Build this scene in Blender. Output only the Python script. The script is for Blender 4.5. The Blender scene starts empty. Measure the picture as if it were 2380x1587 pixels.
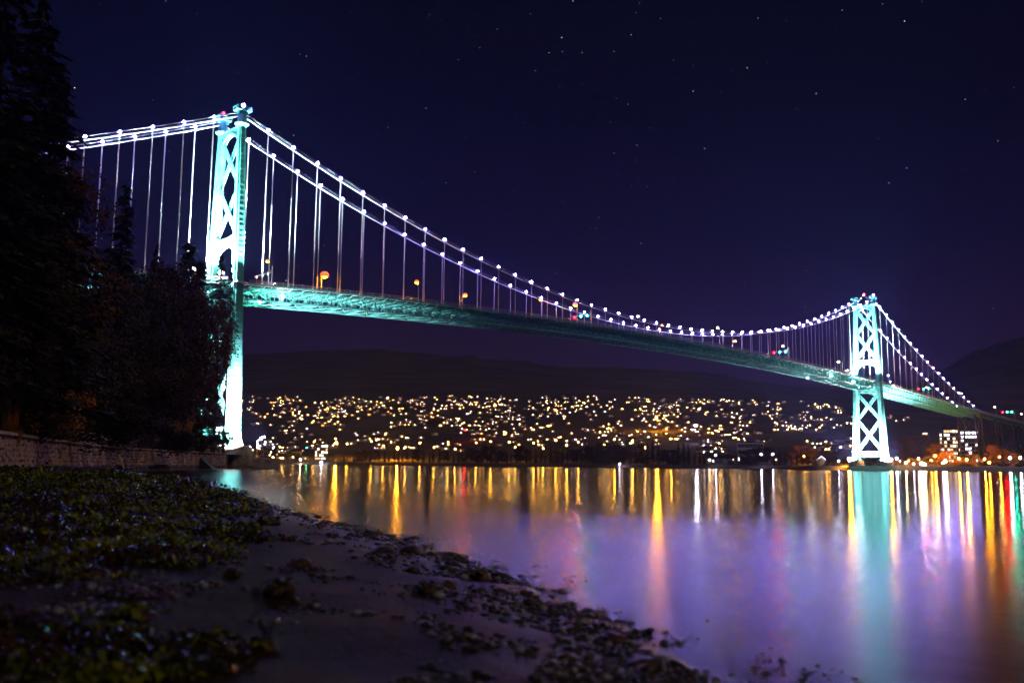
import bpy, bmesh, math, random
import numpy as np
from mathutils import Vector, Matrix, noise
R = math.radians
rnd = random.Random(11)
sc = bpy.context.scene
COL = sc.collection
HAZE = 0.00008

# ------------------------------------------------------------------ camera
PW, PH = 2380.0, 1587.0           # pixel grid of the calibration
F = 2207.5
CAM = Vector((281.0, -149.28, 1.33))
yaw, pit, rol = -0.78374, 0.1298, 0.0083
FW = Vector((math.sin(yaw)*math.cos(pit), math.cos(yaw)*math.cos(pit), math.sin(pit)))
RT0 = Vector((math.cos(yaw), -math.sin(yaw), 0)); UP0 = RT0.cross(FW)
RT = RT0*math.cos(rol) + UP0*math.sin(rol)
UP = -RT0*math.sin(rol) + UP0*math.cos(rol)
cd = bpy.data.cameras.new('camera'); cam = bpy.data.objects.new('camera', cd); COL.objects.link(cam)
cam.matrix_world = Matrix(((RT.x, UP.x, -FW.x, CAM.x), (RT.y, UP.y, -FW.y, CAM.y), (RT.z, UP.z, -FW.z, CAM.z), (0, 0, 0, 1)))
cd.sensor_width = 36; cd.lens = 36*F/PW; cd.clip_start = 0.1; cd.clip_end = 30000
cd.dof.use_dof = True; cd.dof.focus_distance = 330; cd.dof.aperture_fstop = 1.25
sc.camera = cam

# ------------------------------------------------------------------ world: clear night sky with stars
w = bpy.data.worlds.new('World'); sc.world = w; w.use_nodes = True
nt = w.node_tree; N = nt.nodes; LK = nt.links; N.clear()
out = N.new('ShaderNodeOutputWorld'); bg = N.new('ShaderNodeBackground'); LK.new(bg.outputs[0], out.inputs[0])
tc = N.new('ShaderNodeTexCoord'); sx = N.new('ShaderNodeSeparateXYZ'); LK.new(tc.outputs['Generated'], sx.inputs[0])
rp = N.new('ShaderNodeValToRGB'); LK.new(sx.outputs['Z'], rp.inputs[0])
e = rp.color_ramp.elements
e[0].position = 0.0; e[0].color = (.031, .013, .042, 1)
e[1].position = 0.62; e[1].color = (.0012, .0010, .0038, 1)
for p_, c_ in ((.10, (.019, .0085, .035)), (.22, (.0050, .0038, .023)), (.36, (.0022, .0020, .0120))):
    n_ = rp.color_ramp.elements.new(p_); n_.color = (*c_, 1)
sky = N.new('ShaderNodeTexSky'); sky.sky_type = 'NISHITA'; sky.sun_disc = False
sky.sun_elevation = R(0.5); sky.sun_rotation = R(250)
skm = N.new('ShaderNodeMixRGB'); skm.blend_type = 'ADD'; skm.inputs[0].default_value = .00008
LK.new(rp.outputs[0], skm.inputs[1]); LK.new(sky.outputs[0], skm.inputs[2])
def star_layer(scale, thr, power, seed):
    mp = N.new('ShaderNodeMapping'); mp.inputs['Rotation'].default_value = (seed, seed*.7, seed*1.3)
    LK.new(tc.outputs['Generated'], mp.inputs[0])
    vo = N.new('ShaderNodeTexVoronoi'); vo.inputs['Scale'].default_value = scale; LK.new(mp.outputs[0], vo.inputs['Vector'])
    lt = N.new('ShaderNodeMath'); lt.operation = 'LESS_THAN'; lt.inputs[1].default_value = thr; LK.new(vo.outputs['Distance'], lt.inputs[0])
    sp = N.new('ShaderNodeSeparateXYZ'); LK.new(vo.outputs['Color'], sp.inputs[0])
    pw = N.new('ShaderNodeMath'); pw.operation = 'POWER'; pw.inputs[1].default_value = 3.0; LK.new(sp.outputs[0], pw.inputs[0])
    m1 = N.new('ShaderNodeMath'); m1.operation = 'MULTIPLY'; LK.new(lt.outputs[0], m1.inputs[0]); LK.new(pw.outputs[0], m1.inputs[1])
    m2 = N.new('ShaderNodeMath'); m2.operation = 'MULTIPLY'; m2.inputs[1].default_value = power; LK.new(m1.outputs[0], m2.inputs[0])
    return m2
sA = star_layer(120, .050, 1.0, .3); sB = star_layer(42, .021, 2.6, 1.1)
ad = N.new('ShaderNodeMath'); ad.operation = 'ADD'; LK.new(sA.outputs[0], ad.inputs[0]); LK.new(sB.outputs[0], ad.inputs[1])
stc = N.new('ShaderNodeMixRGB'); stc.blend_type = 'MULTIPLY'; stc.inputs[0].default_value = 1; stc.inputs[2].default_value = (.75, .85, 1, 1)
LK.new(ad.outputs[0], stc.inputs[1])
fin = N.new('ShaderNodeMixRGB'); fin.blend_type = 'ADD'; fin.inputs[0].default_value = 1
LK.new(skm.outputs[0], fin.inputs[1]); LK.new(stc.outputs[0], fin.inputs[2]); LK.new(fin.outputs[0], bg.inputs[0])
bg.inputs[1].default_value = 1.0
w.cycles.sampling_method = 'MANUAL'; w.cycles.sample_map_resolution = 256

# the glow of the city behind the camera: the weak sun of a night scene
sd = bpy.data.lights.new('sun', 'SUN'); sd.energy = 0.33; sd.angle = R(14); sd.color = (1, .70, .50)
so = bpy.data.objects.new('sun', sd); COL.objects.link(so)
so.rotation_euler = Vector((-.75, -.06, -.62)).to_track_quat('-Z', 'Y').to_euler()

vs = sc.view_settings; vs.view_transform = 'Standard'; vs.look = 'None'; vs.exposure = 0; vs.gamma = 1; vs.use_curve_mapping = False
sc.render.engine = 'CYCLES'
cy = sc.cycles
cy.max_bounces = 5; cy.diffuse_bounces = 2; cy.glossy_bounces = 3; cy.transmission_bounces = 2; cy.volume_bounces = 0; cy.transparent_max_bounces = 4
cy.caustics_reflective = False; cy.caustics_refractive = False
cy.sample_clamp_indirect = 6; cy.sample_clamp_direct = 0
cy.use_denoising = True; cy.use_light_tree = True; cy.use_adaptive_sampling = True; cy.adaptive_threshold = .012; cy.adaptive_min_samples = 24
cy.volume_step_rate = 4

# ------------------------------------------------------------------ pixel helpers (real positions found from the photograph)
K = 2380/2352.0
def ray(x, y): return FW + RT*((x-PW/2)/F) + UP*((PH/2-y)/F)
def at(x, y, depth): return CAM + ray(x, y)*depth
def onX(x, y, X): d = ray(x, y); return CAM + d*((X-CAM.x)/d.x)
def onZ(x, y, Z): d = ray(x, y); return CAM + d*((Z-CAM.z)/d.z)
def hor(x): return 1071.8 + 19.75*x/2380
def lerp(x, xs, ys): return float(np.interp(x, xs, ys))

# ------------------------------------------------------------------ mesh helpers
class MB:
    def __init__(s): s.v = []; s.f = []; s.m = []
    def add(s, vs_, fs_, m=0):
        b = len(s.v); s.v += [tuple(v) for v in vs_]; s.f += [tuple(i+b for i in f) for f in fs_]; s.m += [m]*len(fs_); return s
    def box(s, c, d, rz=0, m=0):
        hx, hy, hz = d[0]/2, d[1]/2, d[2]/2; ca, sa = math.cos(rz), math.sin(rz)
        vv = []
        for z in (-hz, hz):
            for x, y in ((-hx, -hy), (hx, -hy), (hx, hy), (-hx, hy)):
                vv.append((c[0]+x*ca-y*sa, c[1]+x*sa+y*ca, c[2]+z))
        return s.add(vv, [(3, 2, 1, 0), (4, 5, 6, 7), (0, 1, 5, 4), (1, 2, 6, 5), (2, 3, 7, 6), (3, 0, 4, 7)], m)
    def bar(s, a, b, wd, ht=None, m=0, up=Vector((0, 0, 1))):
        a = Vector(a); b = Vector(b); ht = ht or wd
        d = (b-a).normalized()
        sd_ = d.cross(up)
        if sd_.length < 1e-3: sd_ = d.cross(Vector((1, 0, 0)))
        sd_.normalize(); u = sd_.cross(d)
        sd_ *= wd/2; u *= ht/2
        vv = [a-sd_-u, a+sd_-u, a+sd_+u, a-sd_+u, b-sd_-u, b+sd_-u, b+sd_+u, b-sd_+u]
        return s.add(vv, [(3, 2, 1, 0), (4, 5, 6, 7), (0, 1, 5, 4), (1, 2, 6, 5), (2, 3, 7, 6), (3, 0, 4, 7)], m)
    def tube(s, pts, rad, n=6, m=0, cap=True):
        pts = [Vector(p) for p in pts]; rings = []
        if not hasattr(rad, '__len__'): rad = [rad]*len(pts)
        vv = []; ff = []
        for i, p in enumerate(pts):
            d = (pts[min(i+1, len(pts)-1)] - pts[max(i-1, 0)]).normalized()
            a = d.cross(Vector((0, 0, 1)))
            if a.length < 1e-3: a = Vector((1, 0, 0))
            a.normalize(); b = d.cross(a)
            for k in range(n):
                t = 2*math.pi*k/n; vv.append(p + (a*math.cos(t)+b*math.sin(t))*rad[i])
        for i in range(len(pts)-1):
            for k in range(n): ff.append((i*n+k, i*n+(k+1) % n, (i+1)*n+(k+1) % n, (i+1)*n+k))
        if cap: ff.append(tuple(range(n))[::-1]); ff.append(tuple((len(pts)-1)*n+k for k in range(n)))
        return s.add(vv, ff, m)
    def lathe(s, prof, n=12, c=(0, 0, 0), m=0):
        vv = []; ff = []
        for r_, z in prof:
            for k in range(n):
                t = 2*math.pi*k/n; vv.append((c[0]+r_*math.cos(t), c[1]+r_*math.sin(t), c[2]+z))
        for i in range(len(prof)-1):
            for k in range(n): ff.append((i*n+k, i*n+(k+1) % n, (i+1)*n+(k+1) % n, (i+1)*n+k))
        ff.append(tuple(range(n))[::-1]); ff.append(tuple((len(prof)-1)*n+k for k in range(n)))
        return s.add(vv, ff, m)
    def prism(s, poly, z0, z1, m=0):
        n = len(poly)
        vv = [(x, y, z0) for x, y in poly]+[(x, y, z1) for x, y in poly]
        ff = [tuple(range(n))[::-1], tuple(range(n, 2*n))]+[(i, (i+1) % n, n+(i+1) % n, n+i) for i in range(n)]
        return s.add(vv, ff, m)
    def mesh(s, name, mats, smooth=False):
        me = bpy.data.meshes.new(name); me.from_pydata(s.v, [], s.f)
        for m in (mats if isinstance(mats, (list, tuple)) else [mats]): me.materials.append(m)
        if any(s.m): me.polygons.foreach_set('material_index', s.m)
        if smooth: me.polygons.foreach_set('use_smooth', [True]*len(me.polygons))
        me.update(); return me
    def build(s, name, mats, parent=None, smooth=False, loc=None):
        return obj(name, s.mesh(name, mats, smooth), parent, loc)
def obj(name, me, parent=None, loc=None, rz=None, scale=None):
    o = bpy.data.objects.new(name, me); COL.objects.link(o)
    if parent is not None: o.parent = parent
    if loc is not None: o.location = loc
    if rz is not None: o.rotation_euler = (0, 0, rz)
    if scale is not None: o.scale = scale if hasattr(scale, '__len__') else (scale,)*3
    return o
def tag(o, label=None, cat=None, group=None, kind=None):
    if label: o['label'] = label
    if cat: o['category'] = cat
    if group: o['group'] = group
    if kind: o['kind'] = kind
    return o
def thing(name, loc, label, cat, group=None, rz=0):
    o = bpy.data.objects.new(name, None); COL.objects.link(o); o.location = loc; o.rotation_euler = (0, 0, rz)
    o.empty_display_size = .5
    return tag(o, label, cat, group)
def copy_tree(o, parent=None):
    c_ = o.copy(); COL.objects.link(c_); c_.parent = parent
    for ch in list(o.children): copy_tree(ch, c_)
    return c_
def icos(r_, sub=1):
    bm = bmesh.new(); bmesh.ops.create_icosphere(bm, subdivisions=sub, radius=r_)
    v = [tuple(x.co) for x in bm.verts]; f = [tuple(y.index for y in x.verts) for x in bm.faces]; bm.free(); return v, f

# ------------------------------------------------------------------ materials
def mat(name, col, rough=.6, var=0.0, scale=1.0, col2=None, metal=0, spec=.5, bump=0, bscale=None, coords='Object', detail=5):
    m = bpy.data.materials.new(name); m.use_nodes = True; t = m.node_tree; b = t.nodes['Principled BSDF']
    b.inputs['Base Color'].default_value = (*col, 1); b.inputs['Roughness'].default_value = rough
    b.inputs['Metallic'].default_value = metal; b.inputs['Specular IOR Level'].default_value = spec
    if var or col2 or bump:
        c_ = t.nodes.new('ShaderNodeTexCoord')
        nz = t.nodes.new('ShaderNodeTexNoise'); nz.inputs['Scale'].default_value = scale; nz.inputs['Detail'].default_value = detail
        t.links.new(c_.outputs[coords], nz.inputs['Vector'])
        if var or col2:
            r_ = t.nodes.new('ShaderNodeValToRGB'); t.links.new(nz.outputs['Fac'], r_.inputs[0])
            a = r_.color_ramp.elements
            a[0].position = .34; a[1].position = .66
            lo = tuple(x*(1-var) for x in col); hi = col2 or tuple(min(1, x*(1+var)) for x in col)
            a[0].color = (*lo, 1); a[1].color = (*hi, 1); t.links.new(r_.outputs[0], b.inputs['Base Color'])
        if bump:
            n2 = t.nodes.new('ShaderNodeTexNoise'); n2.inputs['Scale'].default_value = bscale or scale*3; n2.inputs['Detail'].default_value = 6
            t.links.new(c_.outputs[coords], n2.inputs['Vector'])
            bp = t.nodes.new('ShaderNodeBump'); bp.inputs['Strength'].default_value = bump; bp.inputs['Distance'].default_value = .05
            t.links.new(n2.outputs['Fac'], bp.inputs['Height']); t.links.new(bp.outputs[0], b.inputs['Normal'])
    return m
def glow(name, col, power):
    m = bpy.data.materials.new(name); m.use_nodes = True; b = m.node_tree.nodes['Principled BSDF']
    b.inputs['Base Color'].default_value = (.3, .3, .3, 1)
    b.inputs['Emission Color'].default_value = (*col, 1); b.inputs['Emission Strength'].default_value = power
    return m
M = {}
M['steel'] = mat('painted_steel', (.075, .41, .33), .45, .25, .35, bump=.15, bscale=3)
M['cable'] = mat('cable_wrap', (.80, .80, .80), .5, .1, .6)
M['rope'] = mat('hanger_rope', (.80, .76, .78), .5)
M['concrete'] = mat('concrete', (.36, .33, .29), .8, .3, .4, bump=.4, bscale=2.5)
M['masonry'] = mat('pier_masonry', (.34, .29, .24), .85, .35, .7, bump=.6, bscale=3)
M['asphalt'] = mat('asphalt', (.05, .05, .05), .8, .2, .5)
M['galv'] = mat('galvanised_steel', (.45, .45, .44), .45, .12, 2.0, metal=.3)
M['dark'] = mat('dark_metal', (.03, .035, .035), .5)
M['necklace'] = glow('necklace_lamp', (.30, .235, 1.0), 560)
M['sodium'] = glow('sodium_lamp', (1.0, .30, .0012), 700)
M['warmw'] = glow('warm_white_lamp', (1.0, .80, .58), 700)
M['whitel'] = glow('white_lamp', (.85, .88, 1.0), 900)
M['redl'] = glow('red_signal', (1.0, .0004, .0008), 600)
M['greenl'] = glow('green_signal', (.01, 1.0, .50), 150)
M['beacon'] = glow('red_beacon', (1.0, .003, .02), 90)
M['stone'] = mat('wall_stone', (.44, .33, .25), .8, .5, .35, bump=.5, bscale=4, coords='Object')
M['mortar'] = mat('mortar', (.11, .085, .07), .9, .3, 2, bump=.4, bscale=9)
M['cap'] = mat('capstone', (.55, .45, .37), .8, .25, 1.2, bump=.3, bscale=5)
M['algae'] = mat('algae_stone', (.035, .028, .016), .55, .4, .6, bump=.5, bscale=4)
M['bark'] = mat('bark', (.07, .05, .035), .9, .3, 3, bump=.5)

# ------------------------------------------------------------------ bridge geometry
L = 472.75; HW = 6.31; SP = L/48; ZT, ZM = 114.5, 70.0; SIDE = 187.0
def zdeck(Y):
    if Y < 0: return 58.3 + .053*Y
    if Y > L: return 58.3 - .058*(Y-L) if Y < L+SIDE else 58.3-.058*SIDE-.050*(Y-L-SIDE)
    return 64.6 - 6.3*((Y-L/2)/(L/2))**2
def zcable(Y):
    if Y < 0: return ZT + .454*Y + .00054*Y*Y
    if Y > L: d = L-Y; return ZT + .454*d + .00054*d*d
    return ZM + (ZT-ZM)*((Y-L/2)/(L/2))**2

# ------------------------------------------------------------------ water
wm = bpy.data.materials.new('night_water'); wm.use_nodes = True; t = wm.node_tree; t.nodes.remove(t.nodes['Principled BSDF'])
tcn = t.nodes.new('ShaderNodeTexCoord')
mp = t.nodes.new('ShaderNodeMapping'); mp.inputs['Rotation'].default_value = (0, 0, R(-26)); mp.inputs['Scale'].default_value = (.5, 1.6, 1)
t.links.new(tcn.outputs['Object'], mp.inputs[0])
nz = t.nodes.new('ShaderNodeTexNoise'); nz.inputs['Scale'].default_value = .16; nz.inputs['Detail'].default_value = 6; t.links.new(mp.outputs[0], nz.inputs['Vector'])
rr = t.nodes.new('ShaderNodeMapRange'); rr.inputs[1].default_value = .3; rr.inputs[2].default_value = .7; rr.inputs[3].default_value = -.016; rr.inputs[4].default_value = .018
nr = t.nodes.new('ShaderNodeTexNoise'); nr.inputs['Scale'].default_value = 1.6; nr.inputs['Detail'].default_value = 5; t.links.new(mp.outputs[0], nr.inputs['Vector'])
nm_ = t.nodes.new('ShaderNodeMix'); nm_.inputs[0].default_value = .55; t.links.new(nz.outputs['Fac'], nm_.inputs[2]); t.links.new(nr.outputs['Fac'], nm_.inputs[3]); t.links.new(nm_.outputs[0], rr.inputs[0])
gx = t.nodes.new('ShaderNodeVectorMath'); gx.operation = 'DOT_PRODUCT'; gx.inputs[1].default_value = (.41, .91, 0); t.links.new(tcn.outputs['Object'], gx.inputs[0])
ga = t.nodes.new('ShaderNodeMapRange'); ga.interpolation_type = 'SMOOTHSTEP'; d0_ = 250*.41-131*.91
ga.inputs[1].default_value = d0_-4; ga.inputs[2].default_value = d0_+20; ga.inputs[3].default_value = .245; ga.inputs[4].default_value = .126   # wash along the beach is choppier than the open water
t.links.new(gx.outputs['Value'], ga.inputs[0])
gs = t.nodes.new('ShaderNodeMath'); gs.operation = 'ADD'; t.links.new(rr.outputs[0], gs.inputs[0]); t.links.new(ga.outputs[0], gs.inputs[1])
n2 = t.nodes.new('ShaderNodeTexNoise'); n2.inputs['Scale'].default_value = 1.5; n2.inputs['Detail'].default_value = 7; n2.inputs['Roughness'].default_value = .6; t.links.new(mp.outputs[0], n2.inputs['Vector'])
bp = t.nodes.new('ShaderNodeBump'); bp.inputs['Strength'].default_value = .20; bp.inputs['Distance'].default_value = .03
t.links.new(n2.outputs['Fac'], bp.inputs['Height'])
gl = t.nodes.new('ShaderNodeBsdfGlossy'); gl.distribution = 'BECKMANN'; t.links.new(gs.outputs[0], gl.inputs['Roughness']); t.links.new(bp.outputs[0], gl.inputs['Normal'])
df = t.nodes.new('ShaderNodeBsdfDiffuse'); df.inputs[0].default_value = (.006, .007, .010, 1)
fr = t.nodes.new('ShaderNodeFresnel'); fr.inputs[0].default_value = 1.33
mx = t.nodes.new('ShaderNodeMixShader'); t.links.new(fr.outputs[0], mx.inputs[0]); t.links.new(df.outputs[0], mx.inputs[1]); t.links.new(gl.outputs[0], mx.inputs[2])
t.links.new(mx.outputs[0], t.nodes['Material Output'].inputs[0])
wmb = MB()
wmb.add([(-7000, -2600, 0), (2500, -2600, 0), (2500, 7000, 0), (-7000, 7000, 0)], [(0, 1, 2, 3)])
tag(wmb.build('water', wm), kind='structure')

# ------------------------------------------------------------------ beach
SHORE = [Vector((p[0], p[1], 0)) for p in ((300, -166), (288, -154.5), (281.6, -147.6), (277.5, -143.9), (276.3, -143.0), (274.6, -142.0), (271.6, -140.4), (266.5, -137.9), (261.7, -136.1), (252.1, -131.9), (232.8, -123.5), (214.5, -117.5), (178.3, -102.3), (120, -80), (60, -62))]
def shore_dist(x, y):
    """metres inland of the waterline (negative out in the water)"""
    best = 1e9; sg = 1
    for a, b_ in zip(SHORE[:-1], SHORE[1:]):
        ex, ey = b_.x-a.x, b_.y-a.y; l2 = ex*ex+ey*ey
        tt = max(0, min(1, ((x-a.x)*ex+(y-a.y)*ey)/l2))
        dx, dy = x-a.x-ex*tt, y-a.y-ey*tt; d2 = dx*dx+dy*dy
        if d2 < best: best = d2; sg = 1 if ex*(y-a.y)-ey*(x-a.x) > 0 else -1
    return math.sqrt(best)*sg
def beach_z(x, y):
    d = shore_dist(x, y)
    z = lerp(d, [-30, -3, 0, 1.5, 4, 10, 25, 60], [-3, -.45, 0, .20, .42, .66, .95, 1.15])
    n_ = noise.noise((x*.9, y*.9, 3.1))*.045 + noise.noise((x*3.3, y*3.3, 7.7))*.018 + noise.noise((x*11, y*11, 1.7))*.006
    n_ += noise.noise((x*.17, y*.17, 1.3))*.06*min(1, max(0, d/6))
    return z + n_*min(1, max(.35, d/2+.55))
def beach_pt(px, py):
    z = .3
    for _ in range(12):
        p = onZ(px, py, z); z = .5*z+.5*beach_z(p.x, p.y)
    p = onZ(px, py, z); return Vector((p.x, p.y, beach_z(p.x, p.y)))
sm = bpy.data.materials.new('wet_sand'); sm.use_nodes = True; t = sm.node_tree; b = t.nodes['Principled BSDF']
tcn = t.nodes.new('ShaderNodeTexCoord'); nz = t.nodes.new('ShaderNodeTexNoise'); nz.inputs['Scale'].default_value = 1.4; nz.inputs['Detail'].default_value = 8
t.links.new(tcn.outputs['Object'], nz.inputs['Vector'])
cr = t.nodes.new('ShaderNodeValToRGB'); cr.color_ramp.elements[0].position = .3; cr.color_ramp.elements[1].position = .7
cr.color_ramp.elements[0].color = (.026, .018, .011, 1); cr.color_ramp.elements[1].color = (.062, .044, .027, 1)
t.links.new(nz.outputs['Fac'], cr.inputs[0]); t.links.new(cr.outputs[0], b.inputs['Base Color'])
sp = t.nodes.new('ShaderNodeSeparateXYZ'); t.links.new(tcn.outputs['Object'], sp.inputs[0])
mr = t.nodes.new('ShaderNodeMapRange'); mr.inputs[1].default_value = .0; mr.inputs[2].default_value = .34; mr.inputs[3].default_value = .24; mr.inputs[4].default_value = .66
t.links.new(sp.outputs['Z'], mr.inputs[0]); t.links.new(mr.outputs[0], b.inputs['Roughness'])
ms = t.nodes.new('ShaderNodeMapRange'); ms.inputs[1].default_value = .02; ms.inputs[2].default_value = .22; ms.inputs[3].default_value = .5; ms.inputs[4].default_value = .06   # drier sand higher up the beach
t.links.new(sp.outputs['Z'], ms.inputs[0]); t.links.new(ms.outputs[0], b.inputs['Specular IOR Level'])
n2 = t.nodes.new('ShaderNodeTexNoise'); n2.inputs['Scale'].default_value = 22; n2.inputs['Detail'].default_value = 9; t.links.new(tcn.outputs['Object'], n2.inputs['Vector'])
bp = t.nodes.new('ShaderNodeBump'); bp.inputs['Strength'].default_value = 1.0; bp.inputs['Distance'].default_value = .035
t.links.new(n2.outputs['Fac'], bp.inputs['Height']); t.links.new(bp.outputs[0], b.inputs['Normal'])
bm_ = MB(); az = np.linspace(R(-62), R(62), 190); rad = np.geomspace(1.2, 190, 210)
base = math.atan2(FW.y, FW.x)
for i, r_ in enumerate(rad):
    for a in az:
        x = CAM.x + r_*math.cos(base-a); y = CAM.y + r_*math.sin(base-a); bm_.v.append((x, y, beach_z(x, y)))
na = len(az)
bm_.f = [(i*na+k, i*na+k+1, (i+1)*na+k+1, (i+1)*na+k) for i in range(len(rad)-1) for k in range(na-1)]
bm_.m = [0]*len(bm_.f)
tag(bm_.build('beach', sm, smooth=True), kind='structure')

# ------------------------------------------------------------------ park bluff behind the seawall
WALL = [(225, -139), (197.3, -126.4), (181.8, -119.1), (160.3, -107.8), (128.1, -90.0), (105, -77.4), (87.8, -63.3), (70.6, -49.1), (53, -33.9), (36.9, -20), (26, -10)]
BLUFF = WALL + [(10, 6), (-14, 24), (-45, 34), (-90, 38), (-160, 40)]
def path_at(path, s):
    for (x0, y0), (x1, y1) in zip(path[:-1], path[1:]):
        l = math.hypot(x1-x0, y1-y0)
        if s <= l: return Vector((x0+(x1-x0)*s/l, y0+(y1-y0)*s/l, 0)), Vector(((x1-x0)/l, (y1-y0)/l, 0))
        s -= l
    return Vector((x1, y1, 0)), Vector(((x1-x0)/l, (y1-y0)/l, 0))
def path_len(path): return sum(math.hypot(b[0]-a[0], b[1]-a[1]) for a, b in zip(path[:-1], path[1:]))
M['soil'] = mat('forest_floor', (.035, .028, .018), .95, .4, .3, bump=.5, bscale=1.5)
OFF = [0.3, 2, 5, 9, 16, 28, 45, 75, 130, 190]; HT = [3.9, 4.0, 4.0, 5.5, 12, 22, 32, 42, 50, 52]
bl = MB(); BL = path_len(BLUFF); ns = 110
for i in range(ns+1):
    p, d = path_at(BLUFF, BL*i/ns); inl = Vector((-d.y, d.x, 0))
    for o_, h_ in zip(OFF, HT):
        k = min(1, .55 + .45*i/ns*1.6)
        q = p + inl*o_
        z = 3.9 + (h_-3.9)*k + (noise.noise((q.x*.06, q.y*.06, 0))*5 if o_ > 6 else 0)
        bl.v.append((q.x, q.y, z))
no = len(OFF)
bl.f = [(i*no+k, (i+1)*no+k, (i+1)*no+k+1, i*no+k+1) for i in range(ns) for k in range(no-1)]; bl.m = [0]*len(bl.f)
tag(bl.build('wooded_bluff', M['soil'], smooth=True), kind='structure')
def bluff_z(x, y):
    best = None
    for i in range(0, ns+1):
        p, d = path_at(BLUFF, BL*i/ns); q = (Vector((x, y, 0))-p); dd = q.length
        if best is None or dd < best[0]: best = (dd, i)
    k = min(1, .55+.45*best[1]/ns*1.6)
    return 3.9 + (lerp(best[0], OFF, HT)-3.9)*k - 1.0

# ------------------------------------------------------------------ far shore, hillside and mountains
def r0(px): return lerp(px, [-400, 560, 1000, 1600, 1800, 1890, 2000, 2100, 2380, 2900], [1750, 1600, 1450, 1150, 930, 690, 606, 600, 575, 540])
RX = [-400, 300, 606, 708, 870, 971, 1052, 1093, 1123, 1214, 1315, 1467, 1580, 1660, 1771, 1872, 1973, 2074, 2150, 2220, 2277, 2330, 2380, 2900]
RY = [860, 830, 823, 815, 812, 821, 829, 822, 834, 841, 853, 857, 861, 868, 888, 900, 907, 908, 885, 850, 818, 800, 786, 760]
TOWN = 2300.0
def terr(px, r_):
    """ground height seen at column px, range r_ from the beach"""
    a = r0(px); d = r_-a; h = hor(px)
    if d <= 0: return -2 + 0*d
    if d < 25: return -1.0 + 4.2*d/25
    t_ = d/TOWN
    y_town = lerp(px, [-400, 1300, 1900, 2000, 2200, 2900], [924, 924, 938, 960, 985, 985])
    yr = lerp(px, RX, RY)
    if t_ <= 1:
        s_ = max(0, (d-25)/(TOWN-25))
        yy = (h-4) + (y_town-(h-4))*(.75*s_+.25*s_*s_)
        return max(3.2, (h-yy)*r_/F + 1.33)
    s_ = min(1, (r_-a-TOWN)/3200)
    yy = y_town + (yr-y_town)*(s_**.8)
    return (h-yy)*r_/F + 1.33 + (noise.noise((px*.03, r_*.002, 5))*14+noise.noise((px*.11, r_*.006, 9))*8+noise.noise((px*.4, r_*.02, 2))*4)*s_
M['hill'] = mat('night_hillside', (.085, .075, .075), .95, .5, .004, bump=0)
pxs = np.arange(-400, 2901, 8); ds = [0.01, 12, 25, 40, 70, 120, 200, 320, 480, 700, 950, 1200, 1500, 1800, 2100, TOWN, 2450, 2700, 2850, 3000, 3200, 3400, 3600, 3800, 4050, 4300, 4550, 4800, 5000, 5200, 5350, 5500]
def gxy(px, r_):
    d = ray(px, hor(px)); d.z = 0; d.normalize(); c_ = d.dot(Vector((FW.x, FW.y, 0)).normalized())
    return CAM.x + d.x*r_/c_, CAM.y + d.y*r_/c_
tm = MB()
for d in ds:
    for p in pxs:
        r_ = r0(p)+d; x, y = gxy(p, r_); tm.v.append((x, y, terr(p, r_)))
np_ = len(pxs)
tm.f = [(i*np_+k, i*np_+k+1, (i+1)*np_+k+1, (i+1)*np_+k) for i in range(len(ds)-1) for k in range(np_-1)]; tm.m = [0]*len(tm.f)
tag(tm.build('mountain_hillside', M['hill'], smooth=True), kind='structure')
def ground(px, r_):
    x, y = gxy(px, r_); return Vector((x, y, terr(px, r_)))

# ------------------------------------------------------------------ the suspension bridge
bridge = thing('suspension_bridge', (0, 0, 0), 'green steel suspension bridge strung with lamps across the dark water', 'bridge')
def leg_x(z): return lerp(z, [5, 114], [9.9, HW])
def leg_w(z): return lerp(z, [5, 14, 60, 112], [4.3, 3.9, 3.0, 2.1])
def tower_leg(sx, Y):
    m = MB(); zs = [6.8, 9, 14] + [14+i*7.0 for i in range(1, 14)] + [111.0]
    def sect(z, k=1.0):
        w_ = leg_w(z)*k; dY = w_*.56; dX = w_*.5; nx = dX*.62; ny = dY*.62; cx = sx*leg_x(z)
        return [(cx+a, Y+b_, z) for a, b_ in ((nx, -dY), (nx, -ny), (dX, -ny), (dX, ny), (nx, ny), (nx, dY), (-nx, dY), (-nx, ny), (-dX, ny), (-dX, -ny), (-nx, -ny), (-nx, -dY))]
    vv = []
    for z in zs: vv += sect(z, 1.22 if z < 7.5 else 1)
    n = 12; ff = [(i*n+k, i*n+(k+1) % n, (i+1)*n+(k+1) % n, (i+1)*n+k) for i in range(len(zs)-1) for k in range(n)]
    ff.append(tuple(range(n))[::-1]); ff.append(tuple((len(zs)-1)*n+k for k in range(n)))
    m.add(vv, ff)
    for z in zs[2:-1]:                                    # splice plates
        a = sect(z-.16, 1.035); b_ = sect(z+.16, 1.035)
        m.add(a+b_, [(k, (k+1) % n, n+(k+1) % n, n+k) for k in range(n)]+[tuple(range(n))[::-1], tuple(range(n, 2*n))])
    for z in np.arange(15.5, 110, 1.75):                     # lacing bars on the two open faces
        w_ = leg_w(z); cx = sx*leg_x(z)
        for yy in (-1, 1): m.box((cx, Y+yy*(w_*.56+.02), z), (w_*.62, .05, .22))
        for xx in (-1, 1): m.box((cx+xx*(w_*.5+.02), Y, z), (.05, w_*.70, .22))
    return m
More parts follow.
